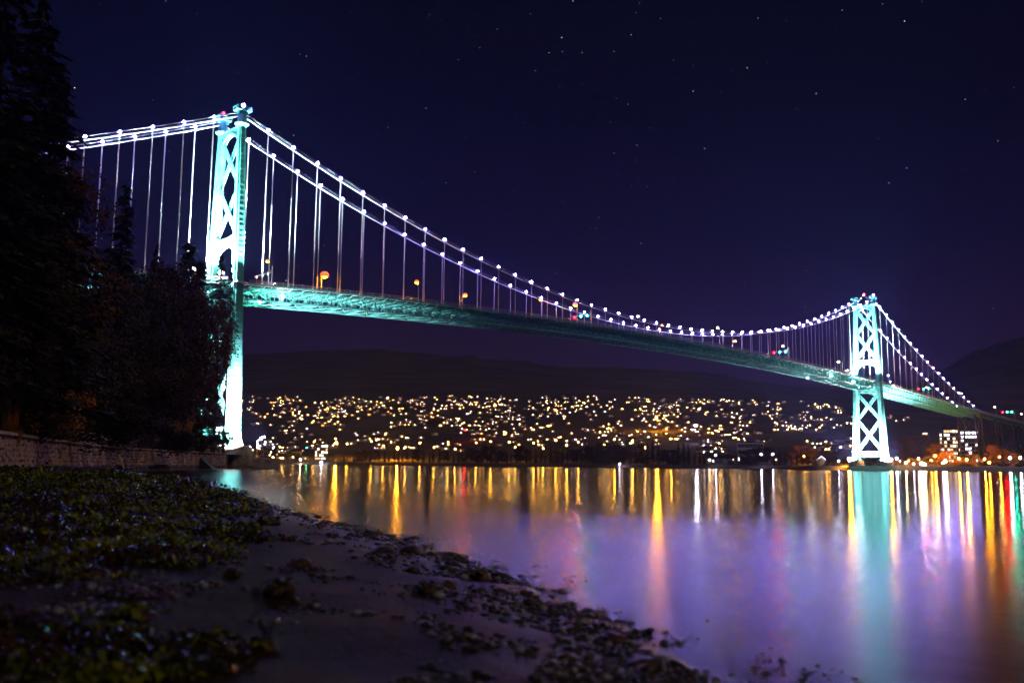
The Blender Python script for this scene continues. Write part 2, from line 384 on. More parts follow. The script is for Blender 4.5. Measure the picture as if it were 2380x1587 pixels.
def lattice(a, b_, wd, dp):
    """laced member: two channels and zigzag lacing on both faces"""
    m = MB(); a = Vector(a); b_ = Vector(b_); d = (b_-a); ln = d.length; d.normalize()
    yv = Vector((0, 1, 0)); sv = d.cross(yv).normalized()
    for s_ in (-1, 1):
        o_ = sv*s_*(wd/2-.11); m.bar(a+o_, b_+o_, .24, dp, up=sv)
    n = max(3, int(ln/(wd*.9)))
    for f_ in (-1, 1):
        for i in range(n):
            p = a+d*(ln*i/n); q = a+d*(ln*(i+1)/n); s_ = 1 if i % 2 else -1
            m.bar(p+sv*s_*(wd/2-.2)+yv*f_*(dp/2-.03), q-sv*s_*(wd/2-.2)+yv*f_*(dp/2-.03), .2, .06, up=yv)
    return m
def arch_strut(Y, z0, z1, rise, dp, openings):
    m = MB(); xi = leg_x(z0)-leg_w(z0)*.5+.15; n = 16; vt = []; 
    for side_ in (-1, 1):
        for i in range(n+1):
            u = -1+2*i/n; x = xi*u
            vt.append((x, Y+side_*dp/2, z1 - (.35*rise*(1-u*u))))
            vt.append((x, Y+side_*dp/2, z0 - rise*.9*(u*u)))
    nn = (n+1)*2; ff = []
    for i in range(n):
        a, b_ = i*2, i*2+1; c_, d_ = a+2, b_+2
        ff += [(a, c_, d_, b_), (nn+a, nn+b_, nn+d_, nn+c_), (a, nn+a, nn+c_, c_), (b_, d_, nn+d_, nn+b_)]
    m.add(vt, ff)
    return m
M['hole'] = mat('strut_opening', (.02, .05, .05), .7)
for ti, Y in enumerate((0.0, L)):
    tw = bpy.data.objects.new('tower', None); COL.objects.link(tw); tw.parent = bridge
    tw['label'] = ('nearer bridge tower half hidden by trees, white at its foot', 'farther bridge tower standing on the opposite shore')[ti]
    for sx in (-1, 1):
        tower_leg(sx, Y).build('leg', M['steel'], tw)
        m = MB(); cx = sx*leg_x(111)
        m.lathe([(1.5, 0), (1.75, .5), (2.35, .9), (2.35, 1.25), (1.5, 1.4), (1.35, 2.2), (1.55, 2.5), (1.3, 3.9), (1.0, 4.3)], 12, (cx, Y, 110.4))
        m.build('capital', M['steel'], tw)
        m = MB()                                               # saddle platform with rail
        m.box((cx, Y, 115.9), (3.6, 5.0, .18))
        for px_, py_ in ((-1.7, -2.4), (1.7, -2.4), (1.7, 2.4), (-1.7, 2.4), (-1.7, 0), (1.7, 0)): m.box((cx+px_, Y+py_, 116.6), (.12, .12, 1.25))
        for h_ in (116.65, 117.15):
            for a, b_ in (((-1.7, -2.4), (1.7, -2.4)), ((1.7, -2.4), (1.7, 2.4)), ((1.7, 2.4), (-1.7, 2.4)), ((-1.7, 2.4), (-1.7, -2.4))):
                m.bar((cx+a[0], Y+a[1], h_), (cx+b_[0], Y+b_[1], h_), .09)
        m.box((cx, Y, 115.2), (1.6, 3.2, 1.3))
        m.build('saddle_platform', M['steel'], tw)
        m = MB(); m.tube([(cx, Y, 116), (cx, Y, 118.0)], .09, 6); bc = m.build('beacon_mast', M['galv'], tw)
        if sx < 0:
            m = MB(); m.add(*icos(.5 if ti else .42, 2)); m.build('beacon', M['beacon'], tw, loc=(cx if ti == 0 else 0, Y, 118.6 if ti == 0 else 119.2))
        else:
            m = MB(); m.add(*icos(.55, 2)); m.build('top_lamp', M['necklace'], tw, loc=(cx, Y+.2, 117.9))
        if ti == 1 and sx < 0:
            m = MB(); m.bar((-6, Y, 112.6), (0, Y, 118.6), .14); m.bar((6, Y, 112.6), (0, Y, 118.6), .14); m.build('beacon_frame', M['galv'], tw)
    def X(z): return leg_x(z)-leg_w(z)*.35
    for z0, z1 in ((108.2, 92.0), (91.6, 75.0), (51.5, 34.0), (33.5, 13.2)):
        wd = lerp(z0, [30, 110], [1.7, 1.25])
        lattice((-X(z0), Y-.30, z0), (X(z1), Y-.30, z1), wd, 1.0).build('cross_brace', M['steel'], tw)
        lattice((X(z0), Y+.30, z0), (-X(z1), Y+.30, z1), wd, 1.0).build('cross_brace', M['steel'], tw)
    st = arch_strut(Y, 71.2, 75.0, 3.0, 1.5, 5).build('portal_strut', M['steel'], tw)
    for k in range(-2, 3):
        for f_ in (-1, 1):
            m = MB(); m.prism([(.42*math.cos(a), .32*math.sin(a)) for a in np.linspace(0, 2*math.pi, 9)[:-1]], 0, .05)
            h_ = m.build('strut_hole', M['hole'], st, loc=(k*1.9, Y+f_*(.752), 72.0)); h_.rotation_euler = (R(90), 0, 0)
    m = MB(); xi = leg_x(108)-.7; n = 14                         # top arch with posts and tie
    for f_ in (-.5, .5):
        pts = [Vector((xi*(-1+2*i/n), Y+f_, 106.2+3.2*(1-(-1+2*i/n)**2))) for i in range(n+1)]
        for a, b_ in zip(pts[:-1], pts[1:]): m.bar(a, b_, .5, .7)
        m.bar((-xi, Y+f_, 110.9), (xi, Y+f_, 110.9), .35, .45)
        for i in range(1, n): m.bar(pts[i], (pts[i].x, Y+f_, 110.9), .2)
    m.build('top_arch', M['steel'], tw)
    m = MB()
    for z in (12.3, 9.3):
        m.box((0, Y, z), (2*X(z), 1.3, .75))
    for k in range(-3, 4): m.box((k*2.3, Y, 10.8), (.9, 1.1, 2.3))
    for s_ in (-1, 1): m.bar((s_*X(9), Y, 9.5), (s_*(X(9)-3), Y, 6.5), .4)
    m.build('base_strut', M['steel'], tw)
    m = MB(); m.box((0, Y, 53.6), (2*X(53), 2.4, 1.6)); m.box((0, Y, 51.9), (2*X(52), 1.4, .5)); m.build('deck_strut', M['steel'], tw)
# masonry piers carry the legs
def pier(x, y, label, rx=5.3, ry=5.6, zt=6.75):
    t_ = thing('tower_pier', (x, y, 0), label, 'pier', 'piers under the bridge towers')
    m = MB(); n = 14
    for z, k in ((-2, 1.12), (zt-1.2, 1.02), (zt-1.15, 1.06), (zt-.5, 1.06), (zt-.45, 1.0), (zt, 1.0)):
        m.v += [(rx*k*math.cos(2*math.pi*i/n), ry*k*math.sin(2*math.pi*i/n), z) for i in range(n)]
    m.f = [(j*n+i, j*n+(i+1) % n, (j+1)*n+(i+1) % n, (j+1)*n+i) for j in range(5) for i in range(n)]+[tuple(5*n+i for i in range(n))]; m.m = [0]*len(m.f)
    m.build('pier_body', M['masonry'], t_)
    m = MB()
    for r_ in range(4):
        z = 1.0+r_*1.15
        for i in range(n):
            a0 = 2*math.pi*(i+(.5 if r_ % 2 else 0))/n; a1 = a0+2*math.pi/n*.94; k = 1.13-.02*r_
            p0 = Vector((rx*k*math.cos(a0), ry*k*math.sin(a0), 0)); p1 = Vector((rx*k*math.cos(a1), ry*k*math.sin(a1), 0))
            m.bar(p0+Vector((0, 0, z)), p1+Vector((0, 0, z)), .25, 1.05)
    c_ = m.build('masonry_course', M['masonry'], t_); c_['kind'] = 'stuff'
    return t_
pier(10.0, 0, 'round masonry pier under the nearer tower, at the end of the seawall')
pier(-10.0, 0, 'masonry pier under the rear leg of the nearer tower, behind the trees')
pier(9.9, L, 'masonry pier under the outer leg of the far tower', 4.6, 5.0)
pier(-9.9, L, 'masonry pier under the inner leg of the far tower', 4.6, 5.0)

# cables
for sx in (-1, 1):
    for y0, y1, n in ((-SIDE, 0, 40), (0, L, 96), (L, L+SIDE, 40)):
        m = MB(); m.tube([(sx*HW, y0+(y1-y0)*i/n, zcable(y0+(y1-y0)*i/n)) for i in range(n+1)], .24, 8); m.build('main_cable', M['cable'], bridge, smooth=True)
        m = MB(); 
        for dx in (-.45, .45): m.tube([(sx*HW+dx, y0+(y1-y0)*i/n, zcable(y0+(y1-y0)*i/n)+1.15) for i in range(n+1)], .028, 4)
        m.build('hand_rope', M['cable'], bridge)
PAN = [k*SP for k in range(1, 48)] + [-k*SP for k in range(1, 19)] + [L+k*SP for k in range(1, 19)]
cap_me = MB().lathe([(.36, -.25), (.42, 0), (.36, .25)], 8).mesh('clamp', M['cable'])
m = MB(); m.add(*icos(.46, 1)); lamp_me = m.mesh('bulb', M['necklace'], True)
m = MB(); m.tube([(0, 0, .1), (0, 0, .75)], .07, 5); m.lathe([(.22, .62), (.26, .75)], 8); arm_me = m.mesh('bracket', M['galv'])
for Y in PAN:
    for sx in (-1, 1):
        zc = zcable(Y); zb = zdeck(Y)
        if zc-zb > 1.2:
            m = MB()
            for dy in (-.12, .12): m.tube([(sx*HW, Y+dy, zb-.3), (sx*HW, Y+dy, zc)], .066, 5)
            m.box((sx*HW, Y, zb+.5), (.42, .62, 1.0))
            h_ = m.build('hanger', M['rope'], bridge)
        l_ = obj('cable_lamp', lamp_me, bridge, (sx*HW, Y, zc+1.1))
        obj('bracket', arm_me, l_, (0, 0, -1.1)); obj('clamp', cap_me, l_, (0, 0, -1.1))

# deck: slab, sidewalks, stiffening trusses, floor beams, laterals, railings
Y0, Y1 = -SIDE, L+SIDE
def ribbon(x0, x1, zt, zb, ya, yb, n):
    m = MB()
    for i in range(n+1):
        Y = ya+(yb-ya)*i/n; z = zdeck(Y); m.v += [(x0, Y, z+zt), (x1, Y, z+zt), (x1, Y, z+zb), (x0, Y, z+zb)]
    m.f = [(i*4+k, i*4+(k+1) % 4, i*4+4+(k+1) % 4, i*4+4+k) for i in range(n) for k in range(4)]+[(3, 2, 1, 0), tuple(n*4+k for k in range(4))]; m.m = [0]*len(m.f)
    return m
ribbon(-5.55, 5.55, 0, -.35, Y0, Y1, 180).build('roadway', M['asphalt'], bridge)
for sx in (-1, 1):
    for ya, yb in ((Y0, -3.2), (3.2, L-3.2), (L+3.2, Y1)):
        ribbon(min(sx*6.65, sx*8.9), max(sx*6.65, sx*8.9), .22, -.05, ya, yb, 80).build('sidewalk', M['concrete'], bridge)
        ribbon(min(sx*8.93, sx*9.05), max(sx*8.93, sx*9.05), .3, -.35, ya, yb, 80).build('fascia_beam', M['steel'], bridge)
    for Yt in (0, L):
        m = MB(); m.prism([(sx*8.9, Yt-3.15), (sx*11.6, Yt-1.5), (sx*11.6, Yt+1.5), (sx*8.9, Yt+3.15), (sx*10.0, Yt+2.9), (sx*10.0, Yt-2.9)][:: (1 if sx > 0 else -1)], zdeck(Yt)-.1, zdeck(Yt)+.2); m.build('sidewalk_bay', M['concrete'], bridge)
    for ya, yb in ((Y0, -4), (4, L-4), (L+4, Y1)):
        m = MB()
        for hh in (.65, 1.0, 1.35):
            n = 80; m.tube([(sx*8.9, ya+(yb-ya)*i/n, zdeck(ya+(yb-ya)*i/n)+hh) for i in range(n+1)], .045, 4)
        for i in range(int((yb-ya)/2.46)):
            Y = ya+i*2.46; m.box((sx*8.9, Y, zdeck(Y)+.78), (.1, .1, 1.2))
        r_ = m.build('railing', M['galv'], bridge); r_['kind'] = 'stuff'
        m = MB()
        for hh in (.55, .9):
            n = 80; m.tube([(sx*5.75, ya+(yb-ya)*i/n, zdeck(ya+(yb-ya)*i/n)+hh) for i in range(n+1)], .06, 4)
        for i in range(int((yb-ya)/4.92)):
            Y = ya+i*4.92; m.box((sx*5.75, Y, zdeck(Y)+.4), (.12, .12, 1.0))
        r_ = m.build('traffic_barrier', M['galv'], bridge); r_['kind'] = 'stuff'
    for hz, nm, wd in ((-.75, 'top_chord', .5), (-4.75, 'bottom_chord', .5)):
        for ya, yb, n in ((Y0, 0, 38), (0, L, 96), (L, Y1, 38)):
            m = MB()
            for i in range(n):
                a = ya+(yb-ya)*i/n; b_ = ya+(yb-ya)*(i+1)/n
                m.bar((sx*HW, a, zdeck(a)+hz), (sx*HW, b_, zdeck(b_)+hz), wd, .55)
            m.build(nm, M['steel'], bridge)
PNL = SP/2
rest = MB()
npan = int((Y1-Y0)/PNL)
for sx in (-1, 1):
    for i in range(npan):
        a = Y0+i*PNL; mid = a+PNL/2; b_ = a+PNL
        if b_ > Y1: break
        near = sx > 0 and -2 < a < 330
        for p, q in (((a, -.9), (mid, -4.6)), ((mid, -4.6), (b_, -.9))):
            tgt = MB() if near else rest
            tgt.bar((sx*HW, p[0], zdeck(p[0])+p[1]), (sx*HW, q[0], zdeck(q[0])+q[1]), .28, .26)
            if near: tgt.build('truss_diagonal', M['steel'], bridge)
        rest.bar((sx*HW, mid, zdeck(mid)-4.6), (sx*HW, mid, zdeck(mid)-.9), .16)
o_ = rest.build('truss_web', M['steel'], bridge); o_['kind'] = 'stuff'
for i in range(npan):
    a = Y0+i*PNL; z = zdeck(a)
    m = MB(); m.box((0, a, z-.75), (2*6.0, .28, .75))
    for s_ in (-1, 1):
        m.bar((s_*6.5, a, z-.95), (s_*9.15, a, z-.25), .24, .3); m.box((s_*9.12, a, z-.12), (.34, .42, .55))
    m.build('floor_beam', M['steel'], bridge)
for i in range(int((Y1-Y0)/SP)):
    a = Y0+i*SP+PNL/2; b_ = a+SP
    m = MB(); m.bar((-HW, a, zdeck(a)-4.75), (HW, a, zdeck(a)-4.75), .3, .3); m.build('lateral_strut', M['steel'], bridge)
    if b_ < Y1:
        m = MB(); m.bar((-HW, a, zdeck(a)-4.8), (HW, b_, zdeck(b_)-4.8), .26, .26); m.build('lateral_brace', M['steel'], bridge)
        m = MB(); m.bar((HW, a, zdeck(a)-4.72), (-HW, b_, zdeck(b_)-4.72), .26, .26); m.build('lateral_brace', M['steel'], bridge)
    m = MB()
    for s_ in (-1, 1): m.bar((s_*HW, a, zdeck(a)-4.7), (0, a, zdeck(a)-1.1), .2, .2)
    m.build('sway_frame', M['steel'], bridge)
for x in (-3.6, -1.2, 1.2, 3.6):
    m = ribbon(x-.14, x+.14, -.36, -.85, Y0, Y1, 120); m.build('stringer', M['steel'], bridge)

# ------------------------------------------------------------------ floodlights of the towers and the trusses
def flood(name, loc, target, watts, col, cone, parent, label=None, r_=.25, blend=.6):
    ld = bpy.data.lights.new('flood_beam', 'SPOT'); ld.energy = watts; ld.color = col; ld.spot_size = R(cone); ld.spot_blend = blend; ld.shadow_soft_size = r_
    lo = bpy.data.objects.new('flood_beam', ld); COL.objects.link(lo)
    loc = Vector(loc); d = (Vector(target)-loc).normalized()
    lo.location = loc + d*.45; lo.rotation_euler = d.to_track_quat('-Z', 'Y').to_euler()
    q = d.to_track_quat('Z', 'Y')
    m = MB(); m.lathe([(.22, -.45), (.42, -.3), (.48, .12), (.50, .16)], 10)
    o_ = m.build('floodlight_housing', M['dark'], parent)
    o_.location = loc; o_.rotation_mode = 'QUATERNION'; o_.rotation_quaternion = q
    m = MB(); m.lathe([(.40, .165), (.40, .19)], 10); g_ = m.build('lens', M['floodlens'], o_)
    lo.parent = None
    return o_
M['floodlens'] = glow('flood_lens', (.75, .9, 1), 60)
FC = (.62, .90, 1.0); FB = (1.0, .78, .95)
fl = bridge
for ti, Y in enumerate((0.0, L)):
    k = (1.0, 1.0)[ti]
    zd_ = zdeck(Y)
    for sx in (-1, 1):
        cx = sx*leg_x(80)
        for sy in (-1, 1):
            flood('f', (sx*10.6, Y+sy*12, zd_+1.0), (sx*leg_x(82), Y, 80), (1300000, 1600000)[ti], FC, 74, fl)
        flood('f', (sx*20.0, Y-8.5, 6.2), (sx*leg_x(30), Y, 15), (1700000, 1900000)[ti], FB, 80, fl)
        flood('f', (sx*15.0, Y+11.5, 6.2), (sx*leg_x(30), Y, 15), (1400000, 1500000)[ti], FB, 80, fl)
    flood('f', (0, Y-10, zd_+1.2), (0, Y, 78), 900000, FC, 90, fl)
    flood('f', (0, Y-12, 6.5), (0, Y, 18), 500000, FB, 76, fl)
# lamps lighting the truss from inside
for (Y, x, dz, wts, col, cn) in ((5, 3.5, -3.0, 15000, (.30, 1, .72), 75), (5, -3.5, -3.0, 13000, (.30, 1, .72), 75)):
    flood('f', (x, Y, zdeck(Y)+dz), (x*.2, Y+60, zdeck(Y+60)-3.6), wts, col, cn, fl)
    flood('f', (x, L-Y, zdeck(L-Y)+dz), (x*.2, L-Y-60, zdeck(L-60)-3.6), wts*.5, (.8, 1, .8), cn, fl)
    flood('f', (x, L+Y, zdeck(L+Y)+dz), (x*.2, L+Y+60, zdeck(L+60)-3.6), wts*.35, (.7, 1, .8), cn, fl)
bl_me = MB().add(*icos(.42, 2)).mesh('work_lamp', M['whitel'], True)
for px_, py_, X_ in ((657, 688, 6.9), (604, 703, 6.4), (1877, 878, 6.4), (1932, 873, 6.9), (1984, 887, 6.9), (1980, 866, 9.3)):
    p = onX(px_, py_, X_); o_ = obj('work_lamp', bl_me, bridge, p, scale=.55 if px_ == 604 else .8)
    m = MB(); m.tube([(0, 0, .2), (0, 0, 1.6)], .07, 5); m.build('drop_rod', M['dark'], o_)
for X_ in (HW+2.6, HW-14.5):                                   # flood batteries on the deck before the tower, seen between the trees
    for k in range(1):
        p = onX(455 if X_ < 0 else 514, 622 if X_ < 0 else 632, X_)
        o_ = obj('deck_flood', bl_me, bridge, p, scale=2.2)
        m = MB(); m.tube([(0, 0, -.1), (0, 0, -3.0)], .06, 5); m.build('mast', M['dark'], o_)

# ------------------------------------------------------------------ street lamps on the deck
M['glare'] = glow('glare_hood', (1, .115, .0), 1.9); M['paleglare'] = glow('pale_glare_hood', (1, .50, .22), 1.1)  # glowing shapes added round the bulbs to stand for lamp glare
def street_lamp(px_, py_, X_, lampm, label, grp='street lamps along the bridge roadway', sz=.45, arm=2.2, toward=None):
    sz *= 1.25
    p = onX(px_*K, py_*K, X_); z = zdeck(p.y)
    side_ = 1 if X_ > 0 else -1
    t_ = thing('street_lamp', (p.x+side_*arm*.0, p.y, z+.25), label, 'street lamp', grp)
    h = p.z-z-.25
    xo = side_*(6.2-abs(X_))
    m = MB(); m.tube([(xo, 0, -.2), (xo, 0, h*.55), (xo, 0, h-.4), (xo*.9, .1, h+.05), (xo*.3, .2, h+.3)], [.16, .13, .11, .09, .07], 6); m.lathe([(.3, -.25), (.28, .5), (.16, .7)], 8, (xo, 0, 0)); m.build('pole', M['galv'], t_)
    m = MB(); m.lathe([(sz*1.35, -sz*.45), (sz*1.5, sz*.3), (sz*1.15, sz*1.05), (sz*.3, sz*1.4)], 12, (0, .1, h)); m.build('glare_hood', M['glare'] if lampm is M['sodium'] else M['paleglare'], t_, smooth=True)
    m = MB(); m.lathe([(sz*.5, sz*1.3), (sz*.4, sz*1.7), (.1, sz*1.8)], 10, (0, .1, h)); m.build('lamp_head', M['dark'], t_)
    m = MB(); m.add(*icos(sz, 2)); g_ = m.build('bulb', lampm, t_, loc=(0, .1, h-.08), smooth=True); g_.scale = (1, 1, .8)
    return t_
SL = [(614, 600, 5.0, 'sodium', 'small orange street lamp just past the nearer tower', .34), (745, 633, -4.5, 'sodium', 'largest orange street lamp on the bridge, glaring', .85),
      (957, 648, 5.0, 'sodium', 'orange street lamp on a lit post beside a hanger, second past the big one', .48), (1068, 678, -4.5, 'sodium', 'low orange street lamp right of a bright hanger', .5),
      (1241, 688, 5.0, 'sodium', 'orange street lamp touching the lower cable', .40), (1320, 700, 5.0, 'sodium', 'orange street lamp just above the first lane signals mid-span', .55),
      (1465, 726, 5.0, 'warmw', 'street lamp close to the upper cable left of mid-span', .40), (1520, 747, -4.5, 'sodium', 'orange street lamp between the two cables near mid-span', .34),
      (1648, 752, 5.0, 'warmw', 'pale street lamp standing above both cables at the low point', .42), (1688, 783, -4.5, 'sodium', 'orange street lamp under the cables right of mid-span', .45),
      (1798, 794, 5.0, 'warmw', 'pale street lamp on the signal post before the far tower', .42), (1926, 830, 5.0, 'warmw', 'pale street lamp left of the far tower', .42),
      (1946, 850, -4.5, 'warmw', 'small low lamp beside the far tower leg', .32), (2040, 862, 5.0, 'warmw', 'pale street lamp right of the far tower', .42),
      (2052, 884, -4.5, 'warmw', 'small low lamp right of the far tower', .32), (2128, 889, 5.0, 'warmw', 'pale street lamp beside the signals on the far side span', .42),
      (2208, 903, 5.0, 'warmw', 'street lamp under the last bright cable lamps', .36), (2285, 934, 5.0, 'warmw', 'pale lamp above the red signal on the approach', .38), (2346, 950, 5.0, 'warmw', 'pale lamp at the right edge of the picture on the approach', .38)]
for a in SL: street_lamp(a[0], a[1], a[2], M[a[3]], a[4], sz=a[5])

M['redbright'] = glow('red_signal_bright', (1, .0003, .0006), 2200); M['greenbright'] = glow('green_signal_bright', (.005, 1, .50), 700); M['dimred'] = glow('red_signal_dim', (1, .3, .3), 4); M['dimgreen'] = glow('green_signal_dim', (.3, 1, .8), 4)
# lane signal gantries
def gantry(px0, px_pole, py_, cols, label):
    p = onX(px_pole*K, py_*K, 5.9); z = zdeck(p.y)
    t_ = thing('signal_gantry', (5.9, p.y, z), label, 'traffic signal', 'lane signal gantries over the bridge')
    h = max(5.2, p.z-z)
    m = MB(); m.tube([(0, 0, 0), (0, 0, h+2.2)], .17, 8); m.build('post', M['galv'], t_)
    m = MB(); m.tube([(0, 0, h), (-11.4, 0, h)], .12, 6); m.tube([(0, 0, h+.7), (-11.4, 0, h+.1)], .07, 6)
    for k in range(8): m.bar((-k*1.4, 0, h), (-k*1.4-.7, 0, h+.7-(k*1.4+.7)*.052), .07)
    m.build('mast_arm', M['galv'], t_)
    for k, c_ in enumerate(cols):
        x = -9.6+k*3.7
        m = MB(); m.box((x, .1, h-.35), (1.15, .35, 1.25)); m.box((x, -.25, h+.22), (1.2, .5, .06)); hd = m.build('signal_head', M['dark'], t_)
        m = MB(); m.lathe([(.5, 0), (.52, .05), (.34, .16)], 12); g_ = m.build('signal_lens', M[c_], hd, loc=(x, -.08, h-.3)); g_.rotation_euler = (R(90), 0, 0)
    return t_
gantry(575, 625, 628, ('dimred', 'dimgreen', 'dimgreen'), 'lane signal arm just right of the nearer tower')
gantry(1310, 1357, 722, ('redl', 'greenl', 'greenl'), 'lane signal arm at the middle of the main span')
gantry(1775, 1812, 806, ('redl', 'greenl', 'greenl'), 'lane signal arm with red and green lights before the far tower')
gantry(2097, 2140, 891, ('redl', 'greenl', 'greenl'), 'lane signal arm with red and green lights on the far side span')
gantry(2280, 2330, 945, ('redbright', 'greenbright', 'greenbright'), 'lane signal arm with red and green lights on the far approach')

# ------------------------------------------------------------------ north approach viaduct
va = thing('approach_viaduct', (0, L+SIDE, 0), 'dark trestle viaduct carrying the far approach road at the right edge', 'viaduct')
VY = L+SIDE
def vz(Y): return zdeck(Y)
m = MB()
for i in range(31):
    Y = VY+.3+i*12; z = zdeck(Y); m.v += [(-9, Y-VY, z), (9, Y-VY, z), (9, Y-VY, z-.7), (-9, Y-VY, z-.7)]
m.f = [(i*4+k, i*4+(k+1) % 4, i*4+4+(k+1) % 4, i*4+4+k) for i in range(30) for k in range(4)]+[(3, 2, 1, 0), (120, 121, 122, 123)]; m.m = [0]*len(m.f)
m.build('viaduct_deck', M['concrete'], va)
for x in (-6.3, 6.3):
    m = MB()
    for i in range(30):
        a = VY+i*12; b_ = a+12; m.bar((x, a-VY, zdeck(a)-1.9), (x, b_-VY, zdeck(b_)-1.9), .5, 2.2)
    m.build('plate_girder', M['steel'], va)
for x in (-8.9, 8.9):
    m = MB()
    for hh in (.6, 1.1): m.tube([(x, i*12, zdeck(VY+i*12)+hh) for i in range(31)], .05, 4)
    for i in range(150): m.box((x, i*2.4, zdeck(VY+i*2.4)+.55), (.1, .1, 1.1))
    r_ = m.build('railing', M['galv'], va); r_['kind'] = 'stuff'
bents = [-8, 6, 38, 52, 84, 98, 130, 144, 176, 190, 222, 236, 268, 282]
for j, yb in enumerate(bents):
    Y = VY+yb; zt = zdeck(Y)-3.0; bt = bpy.data.objects.new('trestle_bent', None); COL.objects.link(bt); bt.parent = va
    for s_ in (-1, 1):
        m = MB(); m.bar((s_*6.3, yb, zt), (s_*8.6, yb, 2.5), .95, .95); m.build('leg', M['dark'], bt)
    for z0, z1 in ((zt-.5, zt*.52), (zt*.52, 4)):
        f = lambda z: lerp(z, [2.5, zt], [8.6, 6.3])
        m = MB(); m.bar((-f(z0), yb, z0), (f(z1), yb, z1), .4); m.bar((f(z0), yb+.4, z0), (-f(z1), yb+.4, z1), .4); m.bar((-f(z1), yb, z1), (f(z1), yb, z1), .45); m.build('cross_brace', M['dark'], bt)
    if j % 2 == 0 and j+1 < len(bents):
        yn = bents[j+1]
        for s_ in (-1, 1):
            m = MB(); m.bar((s_*6.6, yb, zt), (s_*7.6, yn, zt*.5), .35); m.bar((s_*7.6, yb, zt*.5), (s_*8.5, yn, 4), .35); m.bar((s_*7.6, yb, zt*.5), (s_*7.6, yn, zt*.5), .35); m.build('tower_brace', M['dark'], bt)

# floodlight post on a landing beside the nearer pier
lp = at(612, 1066, 300); 
t_ = thing('stone_landing', (lp.x, lp.y, 0), 'low stone landing in the water beside the nearer pier', 'landing')
m = MB(); ang = math.atan2(RT.y, RT.x)
m.box((0, 0, .9), (9.5, 6, 3.6), ang); m.build('landing_body', M['masonry'], t_)
m = MB(); m.box((0, 0, 2.85), (9.9, 6.3, .35), ang); m.build('landing_slab', M['cap'], t_)
fp = at(597, 1048, 298)
t_ = thing('floodlight_post', (fp.x, fp.y, 3.03), 'bent white post with two floodlights beside the nearer pier', 'floodlight')
zt = at(600, 1022, 298).z - 3.03
m = MB(); m.tube([(0, 0, -.1), (0, 0, zt-.4), (RT.x*.4, RT.y*.4, zt), (RT.x*1.4, RT.y*1.4, zt+.1)], .2, 8); m.build('post', M['cap'], t_)
hd = Vector((fp.x+RT.x*1.4, fp.y+RT.y*1.4, 3.03+zt+.7))
for k in (0, 1):
    o_ = flood('f', hd+RT*(k*.9-.3)+Vector((0, 0, k*.3)), (leg_x(30+k*15), 0, 30+k*15), 90000, (.45, .62, 1.0), 9, None)
    o_.parent = t_; o_.matrix_parent_inverse = Matrix.Translation(-Vector(t_.location))
m = MB(); m.add(*icos(.28, 2)); m.build('amber_lamp', glow('amber_lamp', (1, .55, .02), 9), t_, loc=(RT.x*2.5, RT.y*2.5, zt-.6))
# ------------------------------------------------------------------ seawall of rough stones
WL = path_len(WALL); WTOP = 4.0
wall = thing('seawall', (0, 0, 0), 'curving rough stone seawall below the dark trees', 'seawall')
m = MB()
n = 120
for i in range(n+1):
    p, d = path_at(WALL, WL*i/n); inl = Vector((-d.y, d.x, 0))
    for o_, z in ((-.0, -1.0), (.0, WTOP-.05), (.9, WTOP-.05), (.9, -1.0)):
        q = p+inl*(o_+.18); m.v.append((q.x, q.y, z))
m.f = [(i*4+k, i*4+4+k, i*4+4+(k+1) % 4, i*4+(k+1) % 4) for i in range(n) for k in range(3)]; m.m = [0]*len(m.f)
m.build('wall_core', M['mortar'], wall)
def stone_mesh(seed, mat_):
    rr_ = random.Random(seed); m = MB(); n_ = rr_.choice((5, 6, 6, 7)); v = []; 
    for lay, (k, dpt) in enumerate(((1.0, 0), (.97, .10), (.72, .19))):
        for i in range(n_):
            a = 2*math.pi*(i+.3*rr_.random())/n_+.4
            c_, s_ = math.cos(a), math.sin(a); q = 1/max(abs(c_), abs(s_))**.75
            v.append((.5*k*c_*q, -dpt-(.05*rr_.random() if lay else 0), .5*k*s_*q))
    f = [(l*n_+i, l*n_+(i+1) % n_, (l+1)*n_+(i+1) % n_, (l+1)*n_+i) for l in range(2) for i in range(n_)]+[tuple(2*n_+i for i in range(n_))]
    m.add(v, f); return m
SV = [stone_mesh(40+i, None) for i in range(9)]
SM = [s_.mesh('stone', M['stone']) for s_ in SV]; SA = [s_.mesh('stone', M['algae']) for s_ in SV]
stone_rest = MB(); cnt = 0
s = 26.0; rows = [(.35, .8), (1.05, .7), (1.65, .6), (2.2, .6), (2.75, .6), (3.3, .6)]
cols_ = []
while s < WL-3:
    big = 1.0 if s < 70 else 1.3
    for ri, (z, hgt) in enumerate(rows):
        wd = big*rnd.uniform(.6, 1.5); p, d = path_at(WALL, s+rnd.uniform(-.2, .2)+(.5 if ri % 2 else 0))
        nn_ = Vector((-d.y, d.x, 0)); q = p+nn_*.2; k = rnd.randrange(9); rz = math.atan2(d.y, d.x)+math.pi*0
        # the stone's outer face looks away from the bluff
        sc_ = (wd, rnd.uniform(.8, 1.3), hgt*rnd.uniform(.8, 1.35)); zz = z+rnd.uniform(-.16, .16)
        if cnt < 300:
            o_ = obj('stone', (SA if z < .9 else SM)[k], wall, (q.x, q.y, zz), rz, sc_); o_.rotation_euler = (0, rnd.uniform(-.35, .35), rz); cnt += 1
        else:
            ca, sa = math.cos(rz), math.sin(rz)
            vv = [(q.x+(x*sc_[0])*ca-(y*sc_[1])*sa, q.y+(x*sc_[0])*sa+(y*sc_[1])*ca, zz+z_*sc_[2]) for x, y, z_ in SV[k].v]
            stone_rest.add(vv, SV[k].f, 1 if z < .9 else 0)
    s += big*1.0
o_ = stone_rest.build('stones', [M['stone'], M['algae']], wall); o_['kind'] = 'stuff'
s = 26.0
